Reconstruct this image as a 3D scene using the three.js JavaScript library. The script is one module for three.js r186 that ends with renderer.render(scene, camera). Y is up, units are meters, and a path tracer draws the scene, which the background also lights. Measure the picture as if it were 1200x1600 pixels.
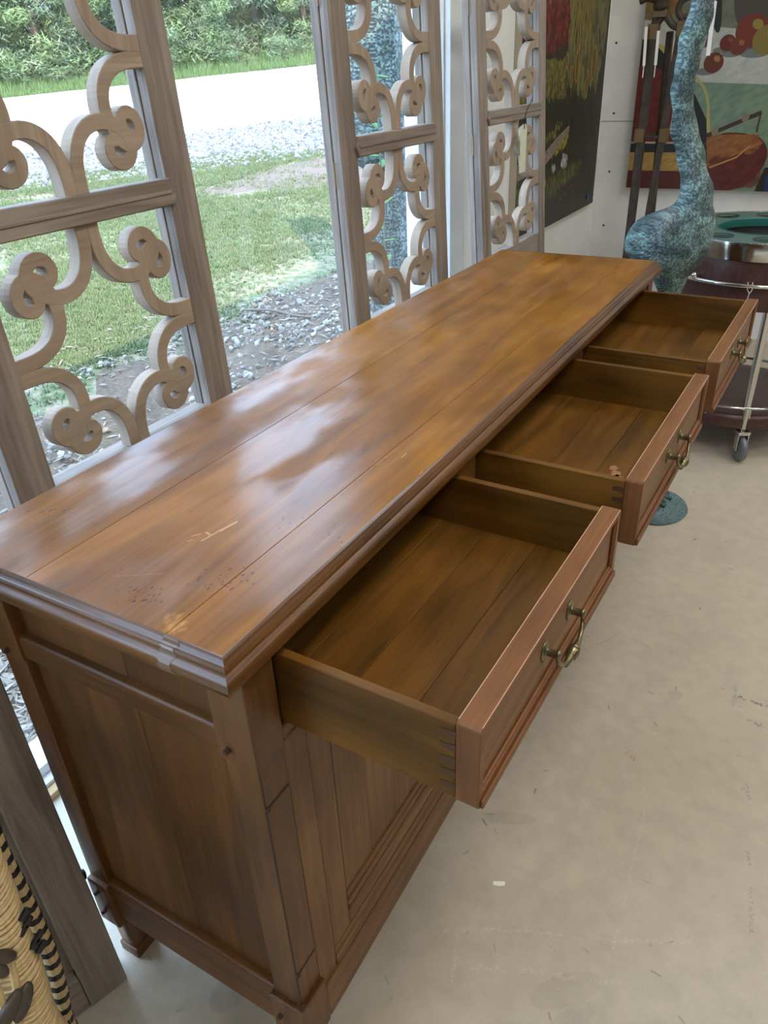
import * as THREE from 'three';
import { RoundedBoxGeometry } from 'three/addons/geometries/RoundedBoxGeometry.js';
import { mergeGeometries, toCreasedNormals } from 'three/addons/utils/BufferGeometryUtils.js';
import { MarchingCubes } from 'three/addons/objects/MarchingCubes.js';
import { RectAreaLightUniformsLib } from 'three/addons/lights/RectAreaLightUniformsLib.js';

// ------------------------------------------------------------------ camera, sky, lamps, exposure
const scene = new THREE.Scene();
const FOCAL = 1181.3;                                   // in pixels of the 1200 x 1600 frame
const camera = new THREE.PerspectiveCamera(2 * Math.atan(800 / FOCAL) * 180 / Math.PI, 0.75, 0.05, 300);
const EYE = new THREE.Vector3(-0.4458, 1.5483, 0.9901);
const FWD = new THREE.Vector3(0.73568, -0.50812, -0.44786), RIGHT = new THREE.Vector3(0.49809, -0.04222, 0.86610), UP = new THREE.Vector3(0.45899, 0.86025, -0.22203);
camera.position.copy(EYE);
camera.up.copy(UP);
camera.lookAt(EYE.clone().add(FWD));
const renderer = new THREE.WebGLRenderer({ antialias: true });
renderer.toneMapping = THREE.LinearToneMapping;
renderer.toneMappingExposure = 1.0;
renderer.shadowMap.enabled = true;
RectAreaLightUniformsLib.init();
scene.background = new THREE.Color(0.50, 0.73, 1.06);   // clear hazy blue sky
scene.backgroundIntensity = 8.8;
const sun = new THREE.DirectionalLight(new THREE.Color(1.0, 0.86, 0.66), 9.5);   // high sun behind the building: the soil bed lies in its shade
sun.position.set(-14, 28, 11.5); sun.target.position.set(8, 0, -10); sun.castShadow = true;
Object.assign(sun.shadow.camera, { left: -45, right: 45, top: 45, bottom: -45, near: 1, far: 120 }); sun.shadow.mapSize.set(4096, 4096); sun.shadow.radius = 2;
scene.add(sun, sun.target);
const PANEL_LIGHT = 10, PANEL_COLOR = [1.0, 0.98, 0.94];   // ceiling panels
const CEILING_Y = 3.25;

// ------------------------------------------------------------------ helpers
let seed = 12345;
function rnd() { seed |= 0; seed = seed + 0x6D2B79F5 | 0; let t = Math.imul(seed ^ seed >>> 15, 1 | seed); t = t + Math.imul(t ^ t >>> 7, 61 | t) ^ t; return ((t ^ t >>> 14) >>> 0) / 4294967296; }
const rr = (a, b) => a + (b - a) * rnd();
const clamp = (x, a = 0, b = 1) => Math.min(b, Math.max(a, x));
const mix = (a, b, t) => a + (b - a) * t;
const smooth = (a, b, x) => { const t = clamp((x - a) / (b - a)); return t * t * (3 - 2 * t); };
function hash2(x, y, s) { let h = Math.imul(x, 374761393) ^ Math.imul(y, 668265263) ^ Math.imul(s, 1274126177); h = Math.imul(h ^ h >>> 13, 1274126177); return ((h ^ h >>> 16) >>> 0) / 4294967296; }
function vnoise(x, y, s = 0) { const xi = Math.floor(x), yi = Math.floor(y), fx = x - xi, fy = y - yi, u = fx * fx * (3 - 2 * fx), v = fy * fy * (3 - 2 * fy);
  return mix(mix(hash2(xi, yi, s), hash2(xi + 1, yi, s), u), mix(hash2(xi, yi + 1, s), hash2(xi + 1, yi + 1, s), u), v); }
function fbm(x, y, s = 0, o = 4) { let a = 0, w = 0.5, n = 0; for (let i = 0; i < o; i++) { a += w * vnoise(x, y, s + i * 17); n += w; x *= 2.03; y *= 2.03; w *= 0.5; } return a / n; }
// a pixel of the photograph gives a direction; the surface it lies on gives the distance
function hit(u, v, axis, value) {
  const d = FWD.clone().addScaledVector(RIGHT, (u - 600) / FOCAL).addScaledVector(UP, -(v - 800) / FOCAL);
  const t = (value - EYE.getComponent(axis)) / d.getComponent(axis);
  return EYE.clone().addScaledVector(d, t);
}
const counts = {};
function numbered(n) { const k = counts[n] = (counts[n] ?? -1) + 1; return k ? n + '_' + String(k).padStart(3, '0') : n; }
function shadows(o) { o.traverse((m) => { if (m.isMesh) { m.castShadow = true; m.receiveShadow = true; } }); return o; }
function tag(o, label, category, group, kind) { o.userData.label = label; if (category) o.userData.category = category; if (group) o.userData.group = group; if (kind) o.userData.kind = kind; return o; }
function thing(name, label, category, pos = [0, 0, 0], turn = 0, group) {
  const g = new THREE.Group(); g.name = numbered(name); g.position.set(...pos); g.rotation.y = turn; scene.add(g);
  return tag(g, label, category, group);
}
function obj(name, geo, mat, parent) {
  const m = new THREE.Mesh(Array.isArray(geo) ? merge(geo) : geo, mat);
  m.castShadow = m.receiveShadow = true;
  m.name = parent ? name : numbered(name); (parent ?? scene).add(m); return m;
}
function struct(name, geo, mat, label, parent) { const m = obj(name, geo, mat, parent); m.name = name; m.userData.kind = 'structure'; if (label) m.userData.label = label; return m; }
function merge(list) {
  return mergeGeometries(list.map((g) => { const n = g.index ? g.toNonIndexed() : g.clone(); for (const k of Object.keys(n.attributes)) if (!['position', 'normal', 'uv', 'color'].includes(k)) n.deleteAttribute(k); if (!n.attributes.uv) n.setAttribute('uv', new THREE.BufferAttribute(new Float32Array(n.attributes.position.count * 2), 2)); return n; }));
}
// uv in metres with the grain along one axis: u runs along the grain
function grainUV(g, grain = 'x', off = [rnd() * 5, rnd() * 5], sx = 1, sy = 1) {
  const n = g.index ? g.toNonIndexed() : g; const p = n.attributes.position, uv = new Float32Array(p.count * 2), a = new THREE.Vector3(), b = new THREE.Vector3(), c = new THREE.Vector3();
  const gi = 'xyz'.indexOf(grain);
  for (let i = 0; i < p.count; i += 3) {
    a.fromBufferAttribute(p, i); b.fromBufferAttribute(p, i + 1); c.fromBufferAttribute(p, i + 2);
    const nn = b.clone().sub(a).cross(c.clone().sub(a)).toArray().map(Math.abs); let k = nn.indexOf(Math.max(...nn));
    let ax = [0, 1, 2].filter((q) => q !== k); let uA, vA;
    if (k === gi) { uA = ax[0]; vA = ax[1]; } else { uA = gi; vA = ax.find((q) => q !== gi); }
    [a, b, c].forEach((w, j) => { uv[(i + j) * 2] = w.getComponent(uA) * sx + off[0]; uv[(i + j) * 2 + 1] = w.getComponent(vA) * sy + off[1] + (k === gi ? 0.37 : k * 0.13); });
  }
  n.setAttribute('uv', new THREE.BufferAttribute(uv, 2)); return n;
}
// bevelled box between two corners
function bx(x0, x1, y0, y1, z0, z1, grain = 'x', r = 0.002) {
  const w = x1 - x0, h = y1 - y0, d = z1 - z0, rad = Math.min(r, w * 0.45, h * 0.45, d * 0.45);
  const g = new RoundedBoxGeometry(w, h, d, 1, rad); g.translate((x0 + x1) / 2, (y0 + y1) / 2, (z0 + z1) / 2);
  return grainUV(g, grain);
}
function pbox(x0, x1, y0, y1, z0, z1, grain = 'x') { const g = new THREE.BoxGeometry(x1 - x0, y1 - y0, z1 - z0); g.translate((x0 + x1) / 2, (y0 + y1) / 2, (z0 + z1) / 2); return grainUV(g, grain); }
function tube(pts, r, seg = 24, rad = 8, closed = false) { return new THREE.TubeGeometry(new THREE.CatmullRomCurve3(pts.map((p) => p.isVector3 ? p : new THREE.Vector3(...p)), closed), seg, r, rad, closed); }
function rod(a, b, r0, r1 = r0, n = 10) { const A = new THREE.Vector3(...a), B = new THREE.Vector3(...b), d = B.clone().sub(A), g = new THREE.CylinderGeometry(r1, r0, d.length(), n); g.translate(0, d.length() / 2, 0); g.applyQuaternion(new THREE.Quaternion().setFromUnitVectors(new THREE.Vector3(0, 1, 0), d.normalize())); g.translate(...a); return g; }
function bar(a, b, w, d) { const A = new THREE.Vector3(...a), B = new THREE.Vector3(...b), v = B.clone().sub(A), g = new RoundedBoxGeometry(w, v.length(), d, 1, Math.min(w, d) * 0.15); g.translate(0, v.length() / 2, 0); g.applyQuaternion(new THREE.Quaternion().setFromUnitVectors(new THREE.Vector3(0, 1, 0), v.normalize())); g.translate(...a); return grainUV(g, 'y'); }
function lathe(pts, n = 32) { return new THREE.LatheGeometry(pts.map((p) => new THREE.Vector2(...p)), n); }

// ------------------------------------------------------------------ textures
function canvas(w, h) { const c = document.createElement('canvas'); c.width = w; c.height = h; return c; }
function pixels(w, h, f) { const c = canvas(w, h), x = c.getContext('2d'), im = x.createImageData(w, h), d = im.data;
  for (let j = 0; j < h; j++) for (let i = 0; i < w; i++) { const q = f(i, j), k = (j * w + i) * 4; d[k] = q[0]; d[k + 1] = q[1]; d[k + 2] = q[2]; d[k + 3] = 255; }
  x.putImageData(im, 0, 0); return c; }
function texOf(c, { srgb = true, sx = 1, sy = 1 } = {}) { const t = new THREE.CanvasTexture(c); t.wrapS = t.wrapT = THREE.RepeatWrapping; t.magFilter = THREE.LinearFilter; t.repeat.set(sx, sy); if (srgb) t.colorSpace = THREE.SRGBColorSpace; t.anisotropy = 8; return t; }
// wood: u metres along the grain; one tile is 1.25 m x 0.6 m
function woodPix(w, h, base, dark, s, { blotch = 0.5, line = 0.5, pores = 0.5, warm = 0 } = {}) {
  return pixels(w, h, (i, j) => {
    // mirrored halves so that the tile repeats
    const x = (i < w / 2 ? i : w - 1 - i) / w * 1.25, y = (j < h / 2 ? j : h - 1 - j) / h * 0.6;
    const wv = fbm(x * 2.2, y * 7, s, 3);
    const g1 = fbm(x * 3 + wv, y * 60 + wv * 6, s + 5, 3), g2 = fbm(x * 9, y * 260, s + 9, 2), b = fbm(x * 5, y * 11, s + 21, 3);
    let t = clamp(0.5 + (g1 - 0.5) * 1.5 * line + (g2 - 0.5) * 0.7 * line + (b - 0.5) * 1.9 * blotch);
    const po = fbm(x * 22, y * 500, s + 33, 1) > 0.86 ? pores * 0.35 : 0;
    t = clamp(t - po);
    return [0, 1, 2].map((k) => mix(dark[k], base[k], t) + (k === 0 ? warm * (b - 0.5) * 40 : 0));
  });
}
const WOODREP = { sx: 1 / 1.25, sy: 1 / 0.6 };
const woodBody = texOf(woodPix(1024, 512, [118, 76, 34], [70, 42, 15], 3), WOODREP);
const woodDrawer = texOf(woodPix(1024, 512, [120, 79, 24], [74, 46, 9], 31, { blotch: 0.7 }), WOODREP);
const woodDoor = texOf(woodPix(1024, 512, [148, 108, 70], [100, 68, 40], 57 + 60, { blotch: 0.45 }), WOODREP);
const woodFront = texOf(woodPix(1024, 512, [132, 86, 48], [88, 53, 28], 57, { blotch: 0.45 }), WOODREP);
const woodPine = texOf(woodPix(1024, 512, [152, 140, 128], [110, 98, 88], 71, { blotch: 0.25, line: 0.85, pores: 0.3 }), WOODREP);
const woodPineB = texOf(woodPix(1024, 512, [176, 158, 138], [136, 118, 100], 91, { blotch: 0.3, line: 0.5, pores: 0.3 }), WOODREP);
const roughWood = texOf(pixels(512, 512, (i, j) => { const x = (i < 256 ? i : 511 - i) / 512, y = (j < 256 ? j : 511 - j) / 512; const v = 95 + 120 * fbm(x * 9, y * 16, 7, 4) - 35; return [v, v, v]; }), { srgb: false, sx: 1.1, sy: 1.1 });
const grainBump = texOf(pixels(1024, 512, (i, j) => { const x = (i < 512 ? i : 1023 - i) / 1024 * 1.25, y = (j < 256 ? j : 511 - j) / 512 * 0.6; const v = 255 * clamp(fbm(x * 6, y * 220, 44, 3)); return [v, v, v]; }), { srgb: false, ...WOODREP });
const M = {};
M.body = new THREE.MeshPhysicalMaterial({ name: 'stained fruitwood', map: woodBody, roughness: 0.42, bumpMap: grainBump, bumpScale: 0.0004, specularIntensity: 0.8 });
M.door = new THREE.MeshPhysicalMaterial({ name: 'dusty door wood', map: woodDoor, roughness: 0.5, bumpMap: grainBump, bumpScale: 0.0004, specularIntensity: 0.7 });
M.drawer = new THREE.MeshPhysicalMaterial({ name: 'drawer wood', map: woodDrawer, roughness: 0.5, specularIntensity: 0.5, bumpMap: grainBump, bumpScale: 0.0003 });
M.front = new THREE.MeshPhysicalMaterial({ name: 'drawer front wood', map: woodFront, roughness: 0.45, specularIntensity: 0.6, bumpMap: grainBump, bumpScale: 0.0003 });
M.worn = new THREE.MeshStandardMaterial({ name: 'bare worn arris', color: 0xb98f6c, roughness: 0.5 });
M.endgrain = new THREE.MeshStandardMaterial({ name: 'end grain', color: 0x47290f, roughness: 0.6 });
M.darkgap = new THREE.MeshStandardMaterial({ name: 'dark stain', color: 0x3a200e, roughness: 0.6 });
M.pine = new THREE.MeshStandardMaterial({ name: 'whitewashed pine', map: woodPine, roughness: 0.75, bumpMap: grainBump, bumpScale: 0.0008 });
M.pineB = new THREE.MeshStandardMaterial({ name: 'limed pine scroll', map: woodPineB, roughness: 0.75, bumpMap: grainBump, bumpScale: 0.0006 });
M.brass = new THREE.MeshStandardMaterial({ name: 'aged brass', color: 0x7d7458, roughness: 0.3, metalness: 0.9 });
M.iron = new THREE.MeshStandardMaterial({ name: 'dark iron', color: 0x35302c, roughness: 0.5, metalness: 0.6 });
M.chrome = new THREE.MeshStandardMaterial({ name: 'chrome', color: 0xd8d8d8, roughness: 0.12, metalness: 1 });
M.hingeRust = new THREE.MeshStandardMaterial({ name: 'painted-over hinge', color: 0x8d7a66, roughness: 0.7 });
M.white = new THREE.MeshStandardMaterial({ name: 'white paint', color: 0xe4e6e4, roughness: 0.55 });
M.alu = new THREE.MeshStandardMaterial({ name: 'white aluminium', color: 0xdfe3e3, roughness: 0.4 });
M.paper = new THREE.MeshStandardMaterial({ name: 'paper', color: 0xe9e6da, roughness: 0.8, side: THREE.DoubleSide });

// ================================================================== ROOM
const FAR_X = 4.6, WALL_Z = -0.43, GLASS_Z = -0.52;
// painted concrete floor with scuffs, 4.6 m x 4.4 m of texture starting at x=-0.9, z=-0.45
{
  const W = 2048, H = 2048, X0 = -0.9, Z0 = -0.45, SX = 4.4, SZ = 4.4;
  const c = pixels(W, H, (i, j) => {
    const x = i / W * SX, y = j / H * SZ, a = fbm(x * 1.6, y * 1.6, 3, 4) - 0.5, b = fbm(x * 30, y * 30, 8, 3) - 0.5, g = hash2(i, j, 5) - 0.5;
    const k = 1 + a * 0.16 + b * 0.10 + g * 0.035; return [186 * k, 174 * k + a * 3, 154 * k + a * 8];
  });
  const q = c.getContext('2d'); const P = (u, v) => { const p = hit(u, v, 1, 0); return [(p.x - X0) / SX * W, (p.z - Z0) / SZ * H]; };
  const stroke = (pts, col, wd) => { q.lineCap = 'round'; q.fillStyle = col; const pp = pts.map((p) => P(...p));
    for (let i = 1; i < pp.length; i++) { const [a, b] = pp[i - 1], [e, f] = pp[i], L = Math.hypot(e - a, f - b); for (let k = 0; k < L; k += 0.8) { if (fbm(k / 14 + i * 9, a, 3, 2) < 0.4) continue; const m = k / L, w = wd * 0.3 * rr(0.3, 1.1); q.globalAlpha = rr(0.3, 1); q.fillRect(mix(a, e, m) + rr(-0.35, 0.35) * wd, mix(b, f, m) + rr(-0.35, 0.35) * wd, w, w); } } q.globalAlpha = 1; };
  const pale = 'rgba(218,208,190,0.5)', dk = 'rgba(60,52,50,0.55)', bl = 'rgba(84,98,122,0.4)';
  stroke([[690, 1455], [760, 1452], [850, 1458], [960, 1470], [1085, 1472]], pale, 5); stroke([[715, 1400], [712, 1470], [705, 1540]], pale, 5);
  stroke([[740, 1512], [830, 1518], [900, 1530], [985, 1540]], pale, 6); stroke([[1005, 1225], [1009, 1260], [990, 1340], [968, 1440], [945, 1520]], pale, 4);
  stroke([[930, 1138], [980, 1143], [1030, 1146]], pale, 5); stroke([[905, 1115], [960, 1095], [1000, 1075]], pale, 3); stroke([[1118, 1350], [1132, 1375]], pale, 3); stroke([[1116, 1510], [1113, 1570]], pale, 3);
  stroke([[830, 1200], [862, 1232]], pale, 2.5); stroke([[1000, 1035], [1015, 1055]], pale, 3);
  stroke([[1148, 1070], [1145, 1105]], bl, 7); stroke([[1152, 1088], [1175, 1098], [1196, 1104]], 'rgba(70,76,92,0.5)', 9); stroke([[1168, 1126], [1190, 1136]], 'rgba(70,76,92,0.55)', 8); stroke([[1164, 1225], [1168, 1250], [1175, 1255]], bl, 7);
  stroke([[1150, 1180], [1160, 1183]], bl, 4); stroke([[880, 1065], [893, 1062]], bl, 5);
  stroke([[905, 1017], [940, 1003], [965, 990], [990, 985]], 'rgba(70,60,60,0.4)', 3); stroke([[935, 1007], [960, 995]], dk, 3); stroke([[970, 990], [1000, 1005], [1035, 1022]], 'rgba(70,60,60,0.4)', 3); stroke([[1003, 963], [1060, 962]], 'rgba(70,60,60,0.4)', 3);
  stroke([[1001, 1374], [1020, 1382]], 'rgba(40,34,32,0.85)', 2.5); stroke([[857, 1476], [868, 1486]], 'rgba(40,34,32,0.85)', 2.5); stroke([[1015, 1474], [1015, 1479]], 'rgba(40,34,32,0.85)', 3); stroke([[1083, 1574], [1090, 1582]], dk, 3);
  stroke([[976, 1176], [986, 1183], [991, 1187]], 'rgba(130,84,62,0.75)', 7); stroke([[1167, 1330], [1172, 1400], [1172, 1480]], 'rgba(80,74,70,0.25)', 6);
  seed = 77; for (let i = 0; i < 950; i++) { const x = rnd() * W, y = rnd() * H, l = rr(1, 9), a = rnd() * 6.28; q.strokeStyle = rnd() < 0.72 ? `rgba(70,58,50,${rr(0.15, 0.55)})` : `rgba(220,210,192,${rr(0.15, 0.35)})`; q.lineWidth = rr(0.7, 1.7); q.beginPath(); q.moveTo(x, y); q.lineTo(x + Math.cos(a) * l, y + Math.sin(a) * l); q.stroke(); }
  for (let i = 0; i < 60; i++) { const x = rnd() * W, y = rnd() * H; q.fillStyle = `rgba(90,76,64,${rr(0.05, 0.14)})`; q.beginPath(); q.ellipse(x, y, rr(6, 40), rr(4, 18), rnd() * 3, 0, 7); q.fill(); }
  const t = texOf(c), rough = texOf(pixels(512, 512, (i, j) => { const v = 105 + 70 * fbm(i / 26, j / 26, 4, 4); return [v, v, v]; }), { srgb: false });
  M.floor = new THREE.MeshStandardMaterial({ name: 'painted concrete', map: t, roughnessMap: rough, roughness: 1 });
  const g = new THREE.BoxGeometry(FAR_X + 4.6, 0.12, 6.415); g.translate((FAR_X - 4.6) / 2, -0.06, -0.415 + 3.2075);
  const p = g.attributes.position, uv = g.attributes.uv; for (let i = 0; i < p.count; i++) uv.setXY(i, (p.getX(i) - X0) / SX, 1 - (p.getZ(i) - Z0) / SZ);
  struct('floor', g, M.floor, 'beige painted concrete floor with scuffs and hairline scratches');
}
// plaster walls
{
  const wt = texOf(pixels(512, 512, (i, j) => { const a = fbm(i / 60, j / 60, 12, 4) - 0.5, n = hash2(i, j, 3) - 0.5, k = 1 + a * 0.07 + n * 0.03; return [234 * k, 235 * k, 232 * k]; }));
  M.wall = new THREE.MeshStandardMaterial({ name: 'white wall board', map: wt, roughness: 0.8 });
  M.wallDim = new THREE.MeshStandardMaterial({ name: 'brown wall panelling', color: 0x8a8074, roughness: 0.8 });
  const XL = -4.6, ZB = 6.0;
  const farWall = struct('wall_far', pbox(FAR_X + 0.012, FAR_X + 0.14, -0.1, CEILING_Y, WALL_Z - 0.12, ZB, 'z'), M.wall, 'white panelled wall behind the paintings');
  const seamY = hit(935, 190, 0, FAR_X).y;
  for (const [y0, y1] of [[0, seamY - 0.002], [seamY + 0.002, CEILING_Y]]) for (const [z0, z1] of [[WALL_Z, 0.79], [0.794, 2.01], [2.014, 3.23], [3.234, ZB]]) obj('wall_panel', bx(FAR_X, FAR_X + 0.0119, y0, y1, z0, z1, 'z', 0.001), M.wall, farWall);
  for (const [u, v] of [[963, 67], [959, 177], [952, 268], [943, 352]]) { const p = hit(u, v, 0, FAR_X - 0.001); const n = new THREE.SphereGeometry(0.006, 8, 6); n.scale(0.4, 1, 1); n.translate(p.x, p.y, p.z); obj('nail_head', n, M.iron, farWall); }
  struct('wall_rear', pbox(XL - 0.14, XL, -0.1, CEILING_Y, WALL_Z - 0.12, ZB, 'z'), M.wallDim, 'brown wall at the other end of the room');
  struct('wall_right', pbox(XL - 0.14, FAR_X + 0.14, -0.1, CEILING_Y, ZB, ZB + 0.14), M.wallDim, 'brown wall opposite the window');
  // window wall: solid beyond the jamb, header above the glass
  struct('wall_window', [pbox(2.46, FAR_X + 0.012, -0.1, CEILING_Y, WALL_Z - 0.14, WALL_Z), pbox(XL - 0.14, 2.46, 2.42, CEILING_Y, WALL_Z - 0.14, WALL_Z), pbox(XL - 0.14, -2.6, -0.1, 2.42, WALL_Z - 0.14, WALL_Z)], M.wall, 'white wall carrying the landscape painting');
  struct('ceiling', pbox(XL - 0.14, FAR_X + 0.14, CEILING_Y, CEILING_Y + 0.14, WALL_Z - 0.14, ZB + 0.14), M.wall, 'white ceiling');
  // white door-like batten boards between window and painting
  struct('trim_1', bx(2.47, 2.60, 0, 2.5, WALL_Z, WALL_Z + 0.025, 'y', 0.004), M.white, 'white vertical casing beside the window');
  struct('trim_2', bx(2.63, 2.66, 0, 2.5, WALL_Z, WALL_Z + 0.012, 'y', 0.003), M.white, 'thin white batten on the window wall');
}
// window
{
  const w = new THREE.Group(); w.name = 'window_1'; w.userData.kind = 'structure'; w.userData.label = 'large storefront window in a white frame'; scene.add(w);
  obj('window_frame', [bx(-2.6, 2.46, 0.0, 0.055, -0.575, -0.475, 'x', 0.004), bx(-2.6, 2.46, 0.0, 0.028, -0.475, -0.445, 'x', 0.003), bx(-2.6, 2.46, 2.36, 2.42, -0.565, -0.475, 'x', 0.004), bx(2.395, 2.46, 0.055, 2.36, -0.565, -0.475, 'y', 0.004), bx(-2.6, -2.54, 0.055, 2.36, -0.565, -0.475, 'y', 0.004)], M.alu, w);
  const gm = new THREE.MeshPhysicalMaterial({ name: 'window glass', color: 0xffffff, transmission: 1, thickness: 0, roughness: 0.0, ior: 1.45 });
  obj('window_pane', pbox(-2.54, 2.395, 0.055, 2.36, GLASS_Z - 0.002, GLASS_Z + 0.002), gm, w);
  struct('baseboard_window', bx(-2.6, 2.46, 0.0, 0.018, -0.445, -0.415, 'x', 0.003), new THREE.MeshStandardMaterial({ name: 'tan wood strip', color: 0xb89a6c, roughness: 0.6 }), 'tan wooden strip under the window frame');
}
// ceiling light panels
{
  const em = new THREE.MeshStandardMaterial({ name: 'lit diffuser', color: 0xffffff, emissive: new THREE.Color(...PANEL_COLOR), emissiveIntensity: 2.0 });
  for (const [x, z, where] of [[0.45, 1.45, 'over the drawers'], [-2.05, 1.9, 'behind the near end of the sideboard'], [2.95, 1.6, 'over the bar cart'], [0.45, 3.8, 'in the middle of the room'], [2.95, 3.8, 'near the wall opposite the window']]) {
    const t = thing('ceiling_light', 'white fluorescent ceiling panel ' + where, 'light', [x, CEILING_Y, z], 0, 'ceiling panels');
    obj('frame', [bx(-0.64, 0.64, -0.03, 0, -0.34, -0.31), bx(-0.64, 0.64, -0.03, 0, 0.31, 0.34), bx(-0.64, -0.61, -0.03, 0, -0.31, 0.31), bx(0.61, 0.64, -0.03, 0, -0.31, 0.31)], M.white, t);
    obj('diffuser', pbox(-0.61, 0.61, -0.015, -0.002, -0.31, 0.31), em, t);
    const L = new THREE.RectAreaLight(new THREE.Color(...PANEL_COLOR), PANEL_LIGHT, 1.2, 0.6); L.position.set(x, CEILING_Y - 0.02, z); L.rotation.x = -Math.PI / 2; scene.add(L);
  }
}

// ================================================================== OUTSIDE
const N2 = new THREE.Vector2(0.718, -0.696);           // away from the window along the view
const st2xz = (s, t) => [s * N2.x - t * N2.y, s * N2.y + t * N2.x];
function lerpTab(tab, s) { for (let i = 1; i < tab.length; i++) if (s < tab[i][0]) { const [a, b] = tab[i - 1], [c, d] = tab[i]; return mix(b, d, (s - a) / (c - a)); } return tab[tab.length - 1][1]; }
const ELEV = [[-50, -0.08], [5, -0.08], [8, -0.05], [11, 0.02], [14, 0.13], [16.5, 0.25], [19, 0.41], [24, 0.82], [30, 1.38], [36, 1.75], [60, 2.6], [120, 4]];
const elev = (s, t) => lerpTab(ELEV, s) + 0.05 * clamp(t, -30, 30) * clamp((s - 5) / 12);
function zone(name, s0, s1, t0, t1, ns, nt, mat, label, kind = 'structure', edge = 0) {
  const pos = [], uv = [], idx = [];
  for (let i = 0; i <= ns; i++) for (let j = 0; j <= nt; j++) {
    const t = mix(t0, t1, j / nt); let a = s0, b = s1; if (edge) { a += edge * (fbm(t * 0.8, s0, 5, 3) - 0.5) * 2; b += edge * (fbm(t * 0.8, s1, 5, 3) - 0.5) * 2; }
    const s = mix(a, b, i / ns), [x, z] = st2xz(s, t); pos.push(x, elev(s, t), z); uv.push(x, z);
  }
  for (let i = 0; i < ns; i++) for (let j = 0; j < nt; j++) { const a = i * (nt + 1) + j, b = a + 1, c = a + nt + 1, d = c + 1; idx.push(a, b, c, b, d, c); }
  const g = new THREE.BufferGeometry(); g.setAttribute('position', new THREE.Float32BufferAttribute(pos, 3)); g.setAttribute('uv', new THREE.Float32BufferAttribute(uv, 2)); g.setIndex(idx); g.computeVertexNormals();
  const m = obj(name, g, mat); m.name = name; m.userData.kind = kind; m.userData.label = label; return m;
}
const tile = (f, n = 512) => pixels(n, n, (i, j) => f((i < n / 2 ? i : n - 1 - i) / n, (j < n / 2 ? j : n - 1 - j) / n, i, j));
{
  const lawnT = texOf(tile((x, y, i, j) => { const a = fbm(x * 6, y * 6, 2, 4), b = fbm(x * 90, y * 90, 9, 2), k = smooth(0.42, 0.68, a * 0.6 + b * 0.4); return [mix(64, 100, k) + b * 20, mix(76, 90, k) + b * 20, mix(38, 70, k) + b * 16]; }), { sx: 0.28, sy: 0.28 });
  const roadT = texOf(tile((x, y) => { const a = fbm(x * 10, y * 10, 6, 4), k = 1 + (a - 0.5) * 0.12; return [206 * k, 196 * k, 184 * k]; }), { sx: 0.12, sy: 0.12 });
  const gravT = texOf(tile((x, y, i, j) => { const b = vnoise(x * 150, y * 150, 3), k = 0.62 + b * 0.6; return [92 * k, 96 * k, 100 * k]; }), { sx: 0.35, sy: 0.35 });
  M.lawn = new THREE.MeshStandardMaterial({ name: 'lawn soil', map: lawnT, roughness: 0.95 });
  M.road = new THREE.MeshStandardMaterial({ name: 'pale sand', map: roadT, roughness: 0.95 });
  M.gravel = new THREE.MeshStandardMaterial({ name: 'limestone gravel', map: gravT, roughness: 0.95 });
  zone('lawn', -12, 14.2, -60, 60, 60, 120, M.lawn, 'short patchy lawn outside the window', 'structure', 0.6);
  zone('gravel_strip', 14.2, 18.3, -60, 60, 10, 120, M.gravel, 'pale grey gravel strip beyond the lawn', 'structure', 0.6);
  zone('sand_road', 18.3, 30, -60, 60, 12, 120, M.road, 'white sandy road beyond the gravel', 'structure', 0.6);
  zone('verge', 30, 110, -100, 100, 24, 60, M.lawn, 'grassy verge under the pines', 'structure', 0.6);
}
// mulch bed along the building and the bare sandy patch: raised crusts with ragged outlines
function patchGrid(name, n, m, f, lift, mat, label) {   // f(a, b) gives x, z for a, b in 0..1
  const pos = [], idx = []; for (let i = 0; i <= n; i++) for (let j = 0; j <= m; j++) { const [x, z] = f(i / n, j / m), s_ = x * N2.x + z * N2.y, t_ = -x * N2.y + z * N2.x; pos.push(x, elev(s_, t_) + ((i === n && lift > 0) ? -0.01 : lift) + 0.006 * (fbm(x * 5, z * 5, 3, 2) - 0.5), z); }
  for (let i = 0; i < n; i++) for (let j = 0; j < m; j++) { const a = i * (m + 1) + j, b = a + 1, c = a + m + 1, d = c + 1; idx.push(a, b, c, b, d, c); }
  const g = new THREE.BufferGeometry(); g.setAttribute('position', new THREE.Float32BufferAttribute(pos, 3)); g.setIndex(idx); g.computeVertexNormals(); if (g.attributes.normal.getY(5) < 0) { g.setIndex(idx.map((_, i) => idx[i - i % 3 + [0, 2, 1][i % 3]])); g.computeVertexNormals(); }
  const q = g.toNonIndexed(), p = q.attributes.position, uv = new Float32Array(p.count * 2); for (let i = 0; i < p.count; i++) { uv[i * 2] = p.getX(i); uv[i * 2 + 1] = p.getZ(i); } q.setAttribute('uv', new THREE.BufferAttribute(uv, 2));
  return struct(name, q, mat, label);
}
const mulchEdge = (x) => -2.9 + 0.55 * (fbm(x * 1.1, 3, 8, 3) - 0.5) * 2;
const inPatch = (x, z) => { const dx = (x - 10.6) / 2.6, dz = (z + 6.5) / 1.7, a = dx * 0.8 + dz * 0.6, b = -dx * 0.6 + dz * 0.8; return Math.hypot(a * 0.85, b * 1.25) + (fbm(x * 1.4, z * 1.4, 4, 3) - 0.5) * 0.9; };
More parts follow.
